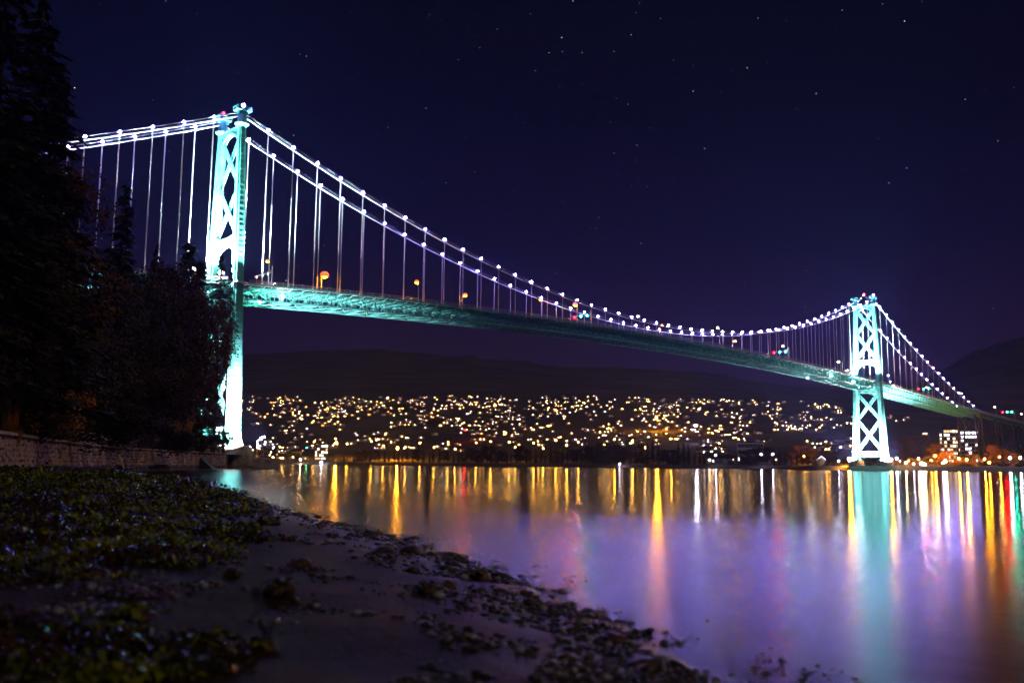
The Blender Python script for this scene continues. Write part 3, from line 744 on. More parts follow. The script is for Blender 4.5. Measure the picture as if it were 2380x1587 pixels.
while s < WL-2:
    ln = rnd.uniform(2.6, 3.2); p, d = path_at(WALL, s); q, _ = path_at(WALL, s+ln-.06)
    nn_ = Vector((-d.y, d.x, 0))
    m = MB(); m.bar(Vector((p.x, p.y, WTOP+.1))+nn_*.45, Vector((q.x, q.y, WTOP+.1))+nn_*.45, 1.15, .30+rnd.uniform(-.03, .03)); m.build('capstone', M['cap'], wall); s += ln
# raised parapets behind the wall, and the sloped buttress and outfall at its foot
def block(name, px0, px1, off, h, label, cat, mm, z0=WTOP):
    def near_s(px): 
        best = (1e9, 0)
        for i in range(400):
            p, d = path_at(WALL, WL*i/400); v = Vector((p.x, p.y, WTOP))-CAM; x = PW/2+F*v.dot(RT)/v.dot(FW)
            if abs(x-px) < best[0]: best = (abs(x-px), WL*i/400)
        return best[1]
    a, b_ = near_s(px0), near_s(px1); p, d = path_at(WALL, a); q, d2 = path_at(WALL, b_)
    nn_ = Vector((-d.y, d.x, 0)); n2_ = Vector((-d2.y, d2.x, 0)); t_ = thing(name, (p.x, p.y, z0), label, cat)
    A = nn_*off; B = q-p+n2_*off
    m = MB(); m.bar(A+Vector((0, 0, h/2)), B+Vector((0, 0, h/2)), .9, h); m.build('wall_body', mm, t_)
    m = MB(); m.bar(A+Vector((0, 0, h+.1)), B+Vector((0, 0, h+.1)), 1.1, .22); m.build('coping', M['cap'], t_)
    return t_
block('stone_parapet', 198, 334, 1.8, 1.9, 'raised stone parapet behind the middle of the seawall', 'parapet', M['masonry'])
block('stone_parapet', 462, 504, 2.2, 1.9, 'short stone parapet just before the nearer pier', 'parapet', M['masonry'])
p = path_at(WALL, WL*.835)[0]; bp_ = at(465, 1062, 246)
t_ = thing('sloped_buttress', (bp_.x, bp_.y, 0), 'dark sloping buttress at the foot of the seawall before the pier', 'buttress')
m = MB(); rx = Vector((RT.x, RT.y, 0)).normalized(); ry = Vector((-rx.y, rx.x, 0))
prof = [(-1.2, 3.2), (-.4, 3.2), (4.4, -.6), (-1.2, -.6)]
vv = [rx*x+ry*s_+Vector((0, 0, z)) for s_ in (-1.0, 1.4) for x, z in prof]
m.add(vv, [(3, 2, 1, 0), (4, 5, 6, 7), (0, 1, 5, 4), (1, 2, 6, 5), (2, 3, 7, 6), (3, 0, 4, 7)]); m.build('buttress_body', M['algae'], t_)
for px_, y_, dep, lab, s_ in ((285, 1082, 176, 'dark boulder in the shallows under the middle of the seawall', 1.2), (378, 1084, 205, 'long dark boulder in the shallows left of the buttress', 1.8), (34, 1078, 84, 'dark rock on the weedy beach near the left edge', .5), (6, 1096, 62, 'low rock at the left edge of the beach', .5)):
    q = at(px_, y_, dep); v_, f_ = icos(1, 2)
    m = MB(); m.add([Vector(v)*(1+.35*noise.noise((v[0]*1.3+px_, v[1]*1.3, v[2]*1.3))) for v in v_], f_)
    o_ = m.build('boulder', M['algae'], loc=(q.x, q.y, max(.05, beach_z(q.x, q.y)))); o_.scale = (s_*1.5, s_, s_*.62); tag(o_, lab, 'boulder', 'rocks at the foot of the wall')
q = at(280, 1060, 172)
t_ = thing('outfall_pipe', (q.x, q.y, 0), 'pale leaning outfall pipe against the middle of the seawall', 'pipe')
m = MB(); a = at(277, 1056, 168)-q; b2 = at(289, 1084, 166)-q; m.tube([Vector((a.x, a.y, 2.6)), Vector((b2.x, b2.y, .1))], .17, 8); m.build('pipe', mat('pale_concrete', (.6, .45, .36), .8, .3, 4), t_)

# ------------------------------------------------------------------ trees
def leafmat(name, c1, c2, c3=None):
    m = mat(name, c1, .6, .3, .7, c2, spec=.3); return m
LEAF = {'fir': leafmat('fir_needles', (.032, .034, .018), (.060, .056, .026)), 'green': leafmat('dark_leaves', (.050, .042, .020), (.10, .072, .030)),
        'brown': leafmat('russet_leaves', (.09, .040, .018), (.16, .066, .022)), 'orange': leafmat('lamplit_orange_leaves', (.34, .14, .014), (.50, .22, .02)),  # autumn leaf orange, with the bluff's lamp glow put into the colour
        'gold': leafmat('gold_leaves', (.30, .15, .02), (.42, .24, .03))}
def conifer(seed, H, Rr, droop=.35, gaps=.15, cards=26, card=.55, start=.10):
    r_ = random.Random(seed); tr = MB(); lf = MB()
    tr.tube([(0, 0, 0), (.1, 0, H*.4), (0, .1, H*.8), (0, 0, H)], [H*.014+.1, H*.010, H*.004, .03], 7)
    z = H*start
    while z < H*.985:
        t_ = z/H; rad_ = Rr*(((1-t_)/(1-start)*.9)**.78)*(1.0 if t_ > start+.08 else .6+5*(t_-start))
        nb = r_.choice((4, 5, 6))
        for k in range(nb):
            if r_.random() < gaps: continue
            a = r_.uniform(0, 6.283); ln = rad_*r_.uniform(.62, 1.22)
            dx, dy = math.cos(a), math.sin(a); zz = z+r_.uniform(-.3, .3)
            if ln > 1.5: tr.bar((0, 0, zz), (dx*ln*.8, dy*ln*.8, zz-droop*ln*.6), .09, m=0)
            nc = int(cards*(.35+.65*ln/Rr))
            for c_ in range(nc):
                u = r_.random()**.75; bx, by = dx*ln*u, dy*ln*u; bz = zz-droop*ln*u*u*.9+.10*ln*u
                sp_ = (.16+.26*(1-u))*ln
                bx += -dy*r_.uniform(-1, 1)*sp_; by += dx*r_.uniform(-1, 1)*sp_
                cs = card*r_.uniform(.6, 1.4); aa = a+r_.uniform(-.9, .9)
                ex, ey = math.cos(aa)*cs, math.sin(aa)*cs; wx, wy = -ey*.38, ex*.38; dz = -r_.uniform(.1, .75)*cs
                lf.add([(bx-wx, by-wy, bz), (bx+wx, by+wy, bz+r_.uniform(-.1, .2)), (bx+ex, by+ey, bz+dz)], [(0, 1, 2)])
        z += H*.014*r_.uniform(.8, 1.5)
    return tr, lf
def broadleaf(seed, H, Rr, leaf=.42, nleaf=7000, nclump=46, trunk=.3, stretch=1.0):
    r_ = random.Random(seed); tr = MB(); lf = MB(); lf2 = None
    tr.tube([(0, 0, 0), (.15, .1, H*trunk), (.1, -.2, H*.62), (0, 0, H*.85)], [H*.022, H*.016, H*.009, .04], 7)
    cl = []
    for k in range(nclump):
        a = r_.uniform(0, 6.283); u = r_.random()**.55; zc = H*(trunk+(1-trunk)*r_.uniform(.08, .97)); 
        rel = (zc/H-trunk)/(1-trunk); env = Rr*math.sin(math.pi*min(.97, .12+.80*rel))**.7
        c_ = Vector((math.cos(a)*env*u, math.sin(a)*env*u, zc)); cr = Rr*r_.uniform(.13, .30); cl.append((c_, cr))
        if k % 3 == 0: tr.tube([(.05, 0, H*(trunk+.2*rel*r_.random())), c_*.55+Vector((0, 0, c_.z*.42)), c_], [.14, .09, .03], 4, cap=False)
    per = nleaf//nclump
    for c_, cr in cl:
        for i in range(per):
            d = Vector((r_.gauss(0, 1), r_.gauss(0, 1), r_.gauss(0, .75))); d = d.normalized()*cr*(r_.random()**.4)*1.15
            p_ = c_+d; s_ = leaf*r_.uniform(.55, 1.3); u_ = Vector((r_.gauss(0, 1), r_.gauss(0, 1), r_.gauss(0, .5))).normalized(); v_ = u_.orthogonal().normalized()
            lf.add([p_-u_*s_*.5, p_+v_*s_*.32, p_+u_*s_*.5, p_-v_*s_*.32], [(0, 1, 2, 3)])
    return tr, lf
TREES = {}
def tree_kind(key, pair, leafkeys):
    tr, lf = pair; TREES[key] = (tr.mesh('trunk', M['bark'], True), {k: lf.mesh('crown', LEAF[k]) for k in leafkeys}, max(v[2] for v in lf.v))
tree_kind('fir0', conifer(1, 40, 6.5, cards=62, card=.55), ('fir',))
tree_kind('fir1', conifer(2, 40, 7.5, .5, .2, cards=62, card=.55), ('fir',))
tree_kind('fir2', conifer(3, 30, 4.3, .3, .12, cards=34, card=.6), ('fir',))
tree_kind('fir3', conifer(4, 22, 3.6, .25, .2, cards=24, card=.6), ('fir',))
tree_kind('firT', conifer(14, 40, 4.6, .3, .15, cards=34, card=.6, start=.66), ('fir',))
tree_kind('leaf0', broadleaf(5, 20, 7, nleaf=9000, nclump=60), ('green', 'brown', 'orange', 'gold'))
tree_kind('leaf1', broadleaf(6, 20, 6, nleaf=9000, nclump=44), ('green', 'brown', 'orange', 'gold'))
tree_kind('leaf2', broadleaf(7, 20, 8, nleaf=9000, nclump=52, trunk=.18), ('green', 'brown', 'orange', 'gold'))
tree_kind('leaf3', broadleaf(17, 20, 5.5, nleaf=6000, nclump=40, trunk=.62), ('green', 'brown'))
tree_kind('bush', broadleaf(8, 6, 4.2, leaf=.3, nleaf=4500, nclump=30, trunk=.05), ('green', 'brown', 'orange', 'gold'))
tree_kind('snag', conifer(9, 24, 5.5, .15, .6, cards=40, card=.7), ('fir',))
def tree(key, leafk, loc, h, label, group, wk=1.0, name=None, rz=None):
    tr, cr, hh = TREES[key]; t_ = thing(name or ('conifer' if key.startswith(('fir', 'snag')) else 'bush' if key == 'bush' else 'broadleaf_tree'), loc, label, 'bush' if key == 'bush' else 'tree', group, rnd.uniform(0, 6.28) if rz is None else rz)
    k = h/hh; t_.scale = (k*wk, k*wk, k)
    obj('trunk', tr, t_); obj('crown', cr[leafk], t_); return t_
def bluff_tree(px, topy, depth, key, leafk, label, wk=1.0, minh=5, grp='trees on the wooded bluff', base=None):
    q = at(px, hor(px), depth); z = bluff_z(q.x, q.y) if base is None else base
    top = at(px, topy, depth).z; h = max(minh, top-z)
    return tree(key, leafk, (q.x, q.y, top-h), h, label, grp, wk)
BT = [(-70, -220, 96, 'fir1', 'fir', 'huge dark conifer cut by the left edge, tallest of all', 1.0), (22, -70, 108, 'fir0', 'fir', 'huge dark conifer at the left edge with its tip cut off', 1.25), (78, 95, 118, 'fir1', 'fir', 'tall ragged conifer whose boughs touch the cable ends', .85),
      (120, 360, 126, 'snag', 'fir', 'conifer with spreading boughs in front of the outermost hangers', .95), (60, 300, 126, 'leaf0', 'brown', 'russet broadleaf tree under the tall left conifers', .9),
      (254, 405, 190, 'fir2', 'fir', 'lone narrow spruce standing against the sky below the left cables', .92), (225, 560, 186, 'fir3', 'fir', 'small dark conifer leaning on the lone narrow spruce', 1.1),
      (336, 545, 226, 'snag', 'fir', 'flat topped pine under the middle of the left hangers', .42), (372, 585, 222, 'leaf1', 'brown', 'round russet tree beside the flat topped pine', .8),
      (414, 548, 246, 'fir3', 'fir', 'small conifer with bent tip left of the tower flood lamps', .95), (440, 590, 250, 'fir3', 'fir', 'short conifer below the left flood lamp', 1.1),
      (494, 578, 276, 'firT', 'fir', 'spiky fir standing in front of the white tower legs', .6), (517, 600, 281, 'firT', 'fir', 'small fir against the right tower leg', .42),
      (466, 668, 264, 'leaf0', 'brown', 'russet tree just below the bridge deck beside the tower', .50), (494, 690, 276, 'leaf3', 'brown', 'thin red leaved tree overlapping the tower shaft', .34), (517, 730, 280, 'leaf3', 'brown', 'red leaved boughs reaching over the tower shaft', .15),
      (170, 545, 150, 'leaf2', 'green', 'dark rounded tree left of the lone spruce', .8), (130, 640, 130, 'leaf0', 'green', 'broad dark tree in the middle of the bluff', .75),
      (300, 600, 196, 'leaf0', 'green', 'broad dark tree right of the lone spruce', .8), (345, 640, 206, 'leaf2', 'green', 'dark rounded tree under the flat topped pine', .8), (405, 640, 232, 'leaf2', 'brown', 'dark tree below the bent tip conifer', .8),
      (20, 560, 104, 'leaf2', 'green', 'dark tree at the left edge above the wall', .8), (100, 735, 118, 'leaf1', 'orange', 'tree with orange autumn leaves coloured as if lamplit near the left edge', .30), (70, 840, 111, 'bush', 'orange', 'orange leaved thicket under the lamplit coloured autumn tree', .9),
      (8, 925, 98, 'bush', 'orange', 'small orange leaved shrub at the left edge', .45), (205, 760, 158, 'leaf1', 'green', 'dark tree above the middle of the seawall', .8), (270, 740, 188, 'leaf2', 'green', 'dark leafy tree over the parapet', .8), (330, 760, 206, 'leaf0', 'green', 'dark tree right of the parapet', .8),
      (385, 760, 226, 'leaf1', 'green', 'dark tree above the seawall left of the buttress', .8), (440, 770, 248, 'leaf2', 'brown', 'dull russet tree above the buttress', .75), (450, 800, 268, 'leaf0', 'brown', 'dull tree crowding the foot of the tower', .5), (482, 860, 278, 'leaf1', 'green', 'dark tree hugging the white tower foot', .36),
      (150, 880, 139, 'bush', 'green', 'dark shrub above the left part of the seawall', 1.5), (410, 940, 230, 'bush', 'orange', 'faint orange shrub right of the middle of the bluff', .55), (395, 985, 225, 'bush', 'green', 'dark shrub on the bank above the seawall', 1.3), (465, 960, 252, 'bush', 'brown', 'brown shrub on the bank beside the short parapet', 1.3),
      (488, 985, 274, 'bush', 'brown', 'brown shrub at the very foot of the tower', .35), (250, 930, 180, 'bush', 'green', 'dark shrub over the raised parapet', 1.8), (330, 950, 203, 'bush', 'green', 'dark shrub at the right end of the raised parapet', 1.6), (60, 930, 110, 'bush', 'green', 'dark shrub over the near end of the seawall', 1.8), (0, 800, 96, 'leaf1', 'green', 'dark trunk and leaves at the left edge', .7)]
for a in BT: bluff_tree(*a)

# ------------------------------------------------------------------ hillside town
WIN = [glow('window_light', c_, s_) for c_, s_ in (((1, .52, .16), 100), ((1, .70, .42), 30), ((1, .42, .06), 210), ((.98, .74, 1), 36), ((1, .82, .60), 110), ((1, .24, .03), 60), ((1, .60, .30), 9), ((1, .62, .40), 4))]
WW = [19, 19, 15, 10, 4, 3, 17, 13]
M['housew'] = [mat('house_wall', c_, .85, .2, .3) for c_ in ((.30, .28, .25), (.42, .40, .37), (.22, .17, .14))]
M['houser'] = mat('house_roof', (.05, .045, .045), .85, .2, .5)
def wall_mb(w_, d_, h_): return MB().box((0, 0, h_/2-1), (w_, d_, h_+2))
def roof_mb(w_, d_, h_, r_):
    m = MB(); a, b_ = w_/2+.5, d_/2+.5
    m.add([(-a, -b_, h_), (a, -b_, h_), (a, b_, h_), (-a, b_, h_), (-a, 0, h_+r_), (a, 0, h_+r_)], [(0, 1, 5, 4), (2, 3, 4, 5), (0, 4, 3), (1, 2, 5), (3, 2, 1, 0)]); return m
DIM = [(12, 9, 6.0, 2.4), (15, 10, 6.5, 2.0), (10, 8, 3.6, 2.6), (18, 11, 9.0, 1.2)]
HM = [[wall_mb(*d[:3]).mesh('wall', w_) for w_ in M['housew']] for d in DIM]; HR = [roof_mb(*d).mesh('roof', M['houser']) for d in DIM]
PANE = [(1.2, 1.1), (1.5, 1.2), (1.0, 1.0), (2.4, 1.1)]
PM = [[MB().add([(-a/2, -.15, -b_/2), (a/2, -.15, -b_/2), (a/2, -.15, b_/2), (-a/2, -.15, b_/2)], [(0, 1, 2, 3)]).mesh('window', w_) for w_ in WIN] for a, b_ in PANE]
CL = [(562, 932, 590, 932, 5, 8), (562, 950, 588, 972, 9, 14), (576, 985, 592, 985, 3, 5), (625, 934, 684, 933, 7, 30), (624, 950, 682, 950, 7, 22), (624, 968, 680, 965, 6, 18),
 (676, 985, 742, 964, 5, 18), (735, 966, 800, 938, 10, 34), (770, 955, 870, 948, 9, 34), (782, 930, 838, 932, 6, 16), (740, 996, 775, 985, 8, 16), (755, 975, 815, 972, 10, 22), (732, 960, 760, 945, 8, 10),
 (862, 942, 926, 928, 7, 26), (832, 950, 880, 953, 6, 14), (930, 953, 996, 930, 8, 24), (958, 930, 996, 942, 7, 14), (892, 989, 992, 986, 4, 30), (942, 976, 1002, 974, 6, 12),
 (1022, 948, 1100, 930, 9, 38), (972, 978, 1100, 962, 15, 40), (1030, 986, 1100, 984, 7, 16), (1068, 1002, 1090, 1008, 6, 9), (826, 1022, 897, 1014, 5, 22), (906, 1020, 926, 1026, 6, 9), (862, 1046, 962, 1043, 4, 11), (1005, 1046, 1085, 1036, 4, 9),
 (616, 1006, 702, 1004, 6, 11), (668, 1000, 690, 1015, 8, 6), (730, 1036, 760, 1056, 9, 30), (625, 1052, 692, 1062, 10, 70), (592, 1050, 622, 1060, 6, 20), (662, 1068, 690, 1070, 5, 14), (715, 1028, 720, 1035, 4, 3),
 (1100, 948, 1172, 932, 10, 40), (1100, 960, 1322, 948, 14, 90), (1252, 932, 1332, 944, 9, 42), (1152, 973, 1216, 970, 7, 22), (1286, 964, 1338, 968, 8, 16), (1332, 929, 1352, 930, 4, 6), (1352, 932, 1432, 946, 9, 26), (1366, 960, 1380, 967, 4, 5),
 (1100, 990, 1162, 984, 7, 14), (1205, 996, 1292, 990, 6, 24), (1100, 1012, 1146, 1012, 5, 11), (1185, 1013, 1202, 1012, 4, 5), (1225, 1028, 1302, 1021, 5, 15), (1338, 1024, 1362, 1030, 6, 14), (1420, 1026, 1476, 1030, 8, 18), (1390, 1000, 1436, 986, 5, 14), (1398, 1012, 1412, 1012, 3, 5),
 (1470, 932, 1548, 946, 12, 34), (1480, 962, 1532, 972, 9, 24), (1500, 952, 1544, 990, 11, 22), (1546, 948, 1662, 934, 10, 42), (1546, 976, 1602, 958, 11, 20), (1580, 984, 1642, 1002, 11, 18), (1622, 960, 1660, 962, 5, 10), (1475, 1008, 1502, 1014, 5, 8), (1500, 1021, 1592, 1022, 5, 10),
 (1676, 934, 1768, 938, 7, 16), (1770, 946, 1832, 954, 8, 20), (1776, 971, 1832, 968, 5, 12), (1706, 968, 1742, 972, 5, 14), (1714, 985, 1746, 996, 8, 12), (1806, 986, 1862, 1000, 7, 26), (1880, 947, 1948, 948, 5, 16), (1845, 966, 1900, 976, 7, 13), (1890, 979, 1926, 978, 2, 22), (1898, 994, 1936, 1000, 4, 16), (1948, 960, 1980, 966, 7, 9), (1955, 985, 1980, 995, 5, 6),
 (1700, 1004, 1728, 1000, 8, 9), (1664, 992, 1704, 1012, 8, 14), (1735, 1027, 1792, 1034, 6, 18), (1640, 1034, 1672, 1052, 10, 22), (1636, 1062, 1684, 1074, 7, 46), (1690, 1066, 1792, 1072, 4, 40), (1905, 1036, 1925, 1042, 5, 12), (1955, 1036, 1970, 1044, 4, 10), (2060, 972, 2092, 976, 5, 5), (2125, 976, 2132, 977, 2, 2), (2040, 962, 2050, 966, 4, 2), (2164, 1012, 2170, 1013, 2, 2)]
def town_spot(px, py):
    h = hor(px); yt = lerp(px, [-400, 1300, 1900, 2000, 2200, 2900], [924, 924, 938, 960, 985, 985])
    v = max(0, min(1, (h-4-py)/(h-4-yt))); s_ = (-.75+math.sqrt(.5625+v))/.5
    r_ = r0(px)+25+s_*(TOWN-25); return r_
spots = []
for (x0, y0, x1, y1, th, n) in CL:
    for i in range(round(n*.70)):
        u = rnd.random(); px = x0+(x1-x0)*u+rnd.gauss(0, 11); py = max(917+rnd.random()*12, y0+(y1-y0)*u+rnd.gauss(0, th*1.0)); spots.append((px, min(py, hor(px)-9)))
for i in range(150): spots.append((rnd.uniform(610, 1985), rnd.uniform(928, 1040)))
rnd.shuffle(spots)
far_town = MB(); nh = 0
def zone(px, py):
    hgt = 'high up' if py < 962 else 'halfway up' if py < 1000 else 'low down'
    return hgt
PLX = [600, 700, 800, 900, 1000, 1100, 1200, 1300, 1400, 1500, 1600, 1700, 1800, 1900, 1990]
PLACE = ['beside the nearer tower', 'at the left end of town', 'under the biggest orange lamp', 'right of the biggest orange lamp', 'left of the second orange lamp', 'under the second orange lamp', 'under the third orange lamp', 'left of the middle of town', 'in the middle of town', 'right of the middle of town', 'above the right end of the shore trees', 'above the bright shore park', 'right of the bright shore park', 'above the dark trees near the far tower', 'just left of the far tower', 'behind or right of the far tower']
# 300 houses that show largest: the nearest ones
order = sorted(range(len(spots)), key=lambda i: -spots[i][1]); solo = set(order[:210]+order[210::9][:90])
for i, (px, py) in enumerate(spots):
    r_ = town_spot(px, py); g = ground(px, r_); k = rnd.choices(range(4), (40, 25, 25, 10))[0]; w_, d_, h_, rf = DIM[k]
    yv = math.atan2(CAM.y-g.y, CAM.x-g.x)+math.pi/2+rnd.uniform(-.5, .5)
    nw = rnd.choices((1, 2, 3), (84, 14, 2))[0]; wi = rnd.choices(range(8), WW)[0]
    if 1634 < px < 1690 and py > 1055: wi = 4
    wins = []
    for j in range(nw):
        pk = rnd.choices(range(4), (45, 25, 20, 10))[0]
        x = 0 if nw == 1 else (j-(nw-1)/2)*w_/nw*.95
        if PANE[pk][0] > w_/nw: pk = 2
        wins.append((pk, x+rnd.uniform(-.5, .5), h_*rnd.choice((.35, .6, .72))+.6, wi if rnd.random() < .75 else rnd.choices(range(8), WW)[0]))
    if i in solo:
        hc = ['yellow', 'pale', 'amber', 'violet white', 'bright white', 'red orange', 'dull yellow', 'faint'][wins[0][3]]
        hx_ = PLACE[min(len(PLACE)-1, sum(px > b_ for b_ in PLX))]
        t_ = thing('house', g, f"house with {hc} {'windows' if len(wins) > 1 else 'window'} {zone(px, py)} {hx_}", 'house', f"{hc} lit houses {zone(px, py)} {hx_}", yv)
        obj('wall', HM[k][rnd.randrange(3)], t_); obj('roof', HR[k], t_)
        for pk, x, z, m_ in wins: obj('window', PM[pk][m_], t_, (x, -d_/2-.17, z))
    else:
        ca, sa = math.cos(yv), math.sin(yv)
        def put(vv, ff, mi): far_town.add([(g.x+x*ca-y*sa, g.y+x*sa+y*ca, g.z+z) for x, y, z in vv], ff, mi)
        wb = wall_mb(w_, d_, h_); put(wb.v, wb.f, 8); rb = roof_mb(*DIM[k]); put(rb.v, rb.f, 9)
        for pk, x, z, m_ in wins:
            a, b_ = PANE[pk]; pb = MB().add([(x-a/2, -d_/2-.3, z-b_/2), (x+a/2, -d_/2-.3, z-b_/2), (x+a/2, -d_/2-.3, z+b_/2), (x-a/2, -d_/2-.3, z+b_/2)], [(0, 1, 2, 3)]); put(pb.v, pb.f, m_)
o_ = far_town.build('far_houses', WIN+[M['housew'][0], M['houser']]); tag(o_, 'mass of smaller lit houses scattered over the dark hillside', 'houses', kind='stuff')

# dark trees along the far shore
LAB = {'fir': 'dark conifer in the tree line along the far shore', 'leaf': 'dark rounded tree in the tree line along the far shore'}
def shore_tree(px, topy, dd, key, lk, lab, grp, wk=1.0):
    g = ground(px, r0(px)+dd); top = (hor(px)-topy)*(r0(px)+dd)/F+1.33; h = max(3, top-g.z); sk = .10 if key.startswith('fir') else .24 if key.startswith('leaf') else 0; return tree(key, lk, (g.x, g.y, g.z-.3-h*sk), h*(1+sk), lab, grp, wk)
x = 745.0
PROF = ([740, 780, 900, 1000, 1100, 1200, 1300, 1330, 1420, 1500, 1560, 1600, 1622, 1660], [1062, 1052, 1040, 1040, 1036, 1036, 1040, 1030, 1032, 1027, 1034, 1026, 1042, 1068])
while x < 1640:
    y = lerp(x, *PROF)+rnd.uniform(-5, 12); k = rnd.choice(('fir2', 'fir3', 'fir1', 'leaf0', 'leaf2'))
    sec = PLACE[min(len(PLACE)-1, sum(x > b_ for b_ in PLX))]; sh = {'fir1': 'broad dark conifer', 'fir2': 'tall dark conifer', 'fir3': 'slim dark conifer', 'leaf0': 'round dark tree', 'leaf2': 'wide dark tree'}[k]
    shore_tree(x, y, rnd.uniform(30, 80), k, 'fir' if k.startswith('fir') else 'green', f'{sh} in the shore tree line {sec}', f'{sh}s in the shore tree line {sec}', rnd.uniform(.8, 1.15) if k.startswith('fir') else 1.2); x += rnd.uniform(8, 15)
PROF2 = ([1690, 1740, 1790, 1850, 1890, 1950], [1058, 1042, 1036, 1048, 1056, 1066])
x = 1700.0
while x < 1955:
    k = rnd.choice(('leaf0', 'leaf1', 'leaf2', 'fir3')); shore_tree(x, lerp(x, *PROF2)+rnd.uniform(-4, 8), rnd.uniform(35, 90), k, 'fir' if k == 'fir3' else 'green', {'leaf0': 'round dark tree', 'leaf1': 'thin dark tree', 'leaf2': 'wide dark tree', 'fir3': 'slim dark conifer'}[k]+(' right beside the bright shore park' if x < 1780 else ' between the shore park and the lit shed' if x < 1870 else ' beside the far tower on its left'), 'trees left of the far tower', 1.1); x += rnd.uniform(11, 18)
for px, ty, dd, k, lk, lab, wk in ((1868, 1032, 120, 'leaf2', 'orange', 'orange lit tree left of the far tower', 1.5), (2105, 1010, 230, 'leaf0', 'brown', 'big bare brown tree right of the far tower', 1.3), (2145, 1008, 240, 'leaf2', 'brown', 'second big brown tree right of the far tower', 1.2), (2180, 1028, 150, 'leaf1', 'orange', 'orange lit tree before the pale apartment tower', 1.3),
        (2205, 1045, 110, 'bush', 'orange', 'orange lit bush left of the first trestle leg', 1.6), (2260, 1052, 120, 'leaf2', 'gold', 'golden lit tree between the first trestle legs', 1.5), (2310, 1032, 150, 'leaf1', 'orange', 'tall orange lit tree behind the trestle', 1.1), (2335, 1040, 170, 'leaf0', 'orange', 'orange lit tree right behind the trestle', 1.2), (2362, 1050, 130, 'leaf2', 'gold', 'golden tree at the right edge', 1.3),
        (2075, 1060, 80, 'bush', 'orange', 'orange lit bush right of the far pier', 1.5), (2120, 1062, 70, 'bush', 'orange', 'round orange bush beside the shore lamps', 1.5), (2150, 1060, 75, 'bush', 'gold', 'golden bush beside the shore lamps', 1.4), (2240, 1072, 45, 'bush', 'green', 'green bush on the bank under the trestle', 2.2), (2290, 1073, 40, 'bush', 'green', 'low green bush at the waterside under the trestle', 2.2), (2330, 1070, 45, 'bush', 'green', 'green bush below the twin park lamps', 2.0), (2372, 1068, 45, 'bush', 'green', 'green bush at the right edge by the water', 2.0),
        (1925, 1076, 60, 'bush', 'green', 'low dark bush left of the far tower', 2.0), (1965, 1080, 40, 'bush', 'green', 'low bush at the foot of the far tower', 1.6), (2020, 1083, 26, 'bush', 'brown', 'scrub in front of the far piers', 1.6)):
    shore_tree(px, ty, dd, k, lk, lab, 'lit trees around the far tower', wk)

# lamp posts along the far shore
def shore_lamp(px, py, dd, lampm, lab, r_=.5, grp='lamps along the far shore'):
    g = ground(px, r0(px)+dd); z = (hor(px)-py)*(r0(px)+dd)/F+1.33; h = max(1.2, z-g.z)
    t_ = thing('lamp_post', g, lab, 'lamp', grp)
    m = MB(); m.tube([(0, 0, -.3), (0, 0, h)], [.12, .07], 6); m.build('post', M['dark'], t_)
    m = MB(); m.lathe([(.18, 0), (.3, .12), (.1, .3)], 8, (0, 0, h+r_*.6)); m.build('lamp_cap', M['dark'], t_)
    m = MB(); m.add(*icos(r_, 2)); m.build('globe', lampm, t_, loc=(0, 0, h), smooth=True)
SO2 = glow('shore_sodium', (1, .33, .008), 3500); WH2 = glow('shore_white', (.80, .72, 1.0), 380); WW2 = glow('shore_warm', (1, .66, .36), 420)
SHL = glow('streak_lamp', (1, .40, .03), 520)  # lamps added behind the trees to draw gold streaks on the water
for gx_, gy_, gl_ in ((741, 1044, 'far left'), (778, 1020, 'left'), (805, 1032, 'left of the big orange one'), (890, 1036, 'right of the big orange one'), (941, 1040, 'second right of the big orange one'), (1040, 1028, 'below the town middle'), (1057, 1044, 'low below the town middle'), (1106, 1030, 'below the red light'), (1183, 1028, 'below the third bridge lamp'), (1197, 1040, 'low below the third bridge lamp'), (1292, 1024, 'left of the tall shore trees'), (1317, 1036, 'low left of the tall shore trees'), (1344, 1028, 'at the start of the tall shore trees'), (1404, 1034, 'inside the tall shore trees'), (1428, 1022, 'above the tall shore trees'), (1560, 1020, 'near the end of the tall shore trees'), (862, 1026, 'high right of the big orange one'), (975, 1030, 'left of the town middle'), (1008, 1040, 'low left of the town middle'), (1140, 1026, 'high left of the third bridge lamp'), (1240, 1030, 'right of the third bridge lamp'), (1262, 1042, 'low right of the third bridge lamp'), (1470, 1028, 'behind the tall shore trees'), (1500, 1040, 'low behind the tall shore trees')):
    shore_lamp(gx_, gy_, 130, SHL, f'golden lamp added for water streaks behind the shore tree line, {gl_}', .75)
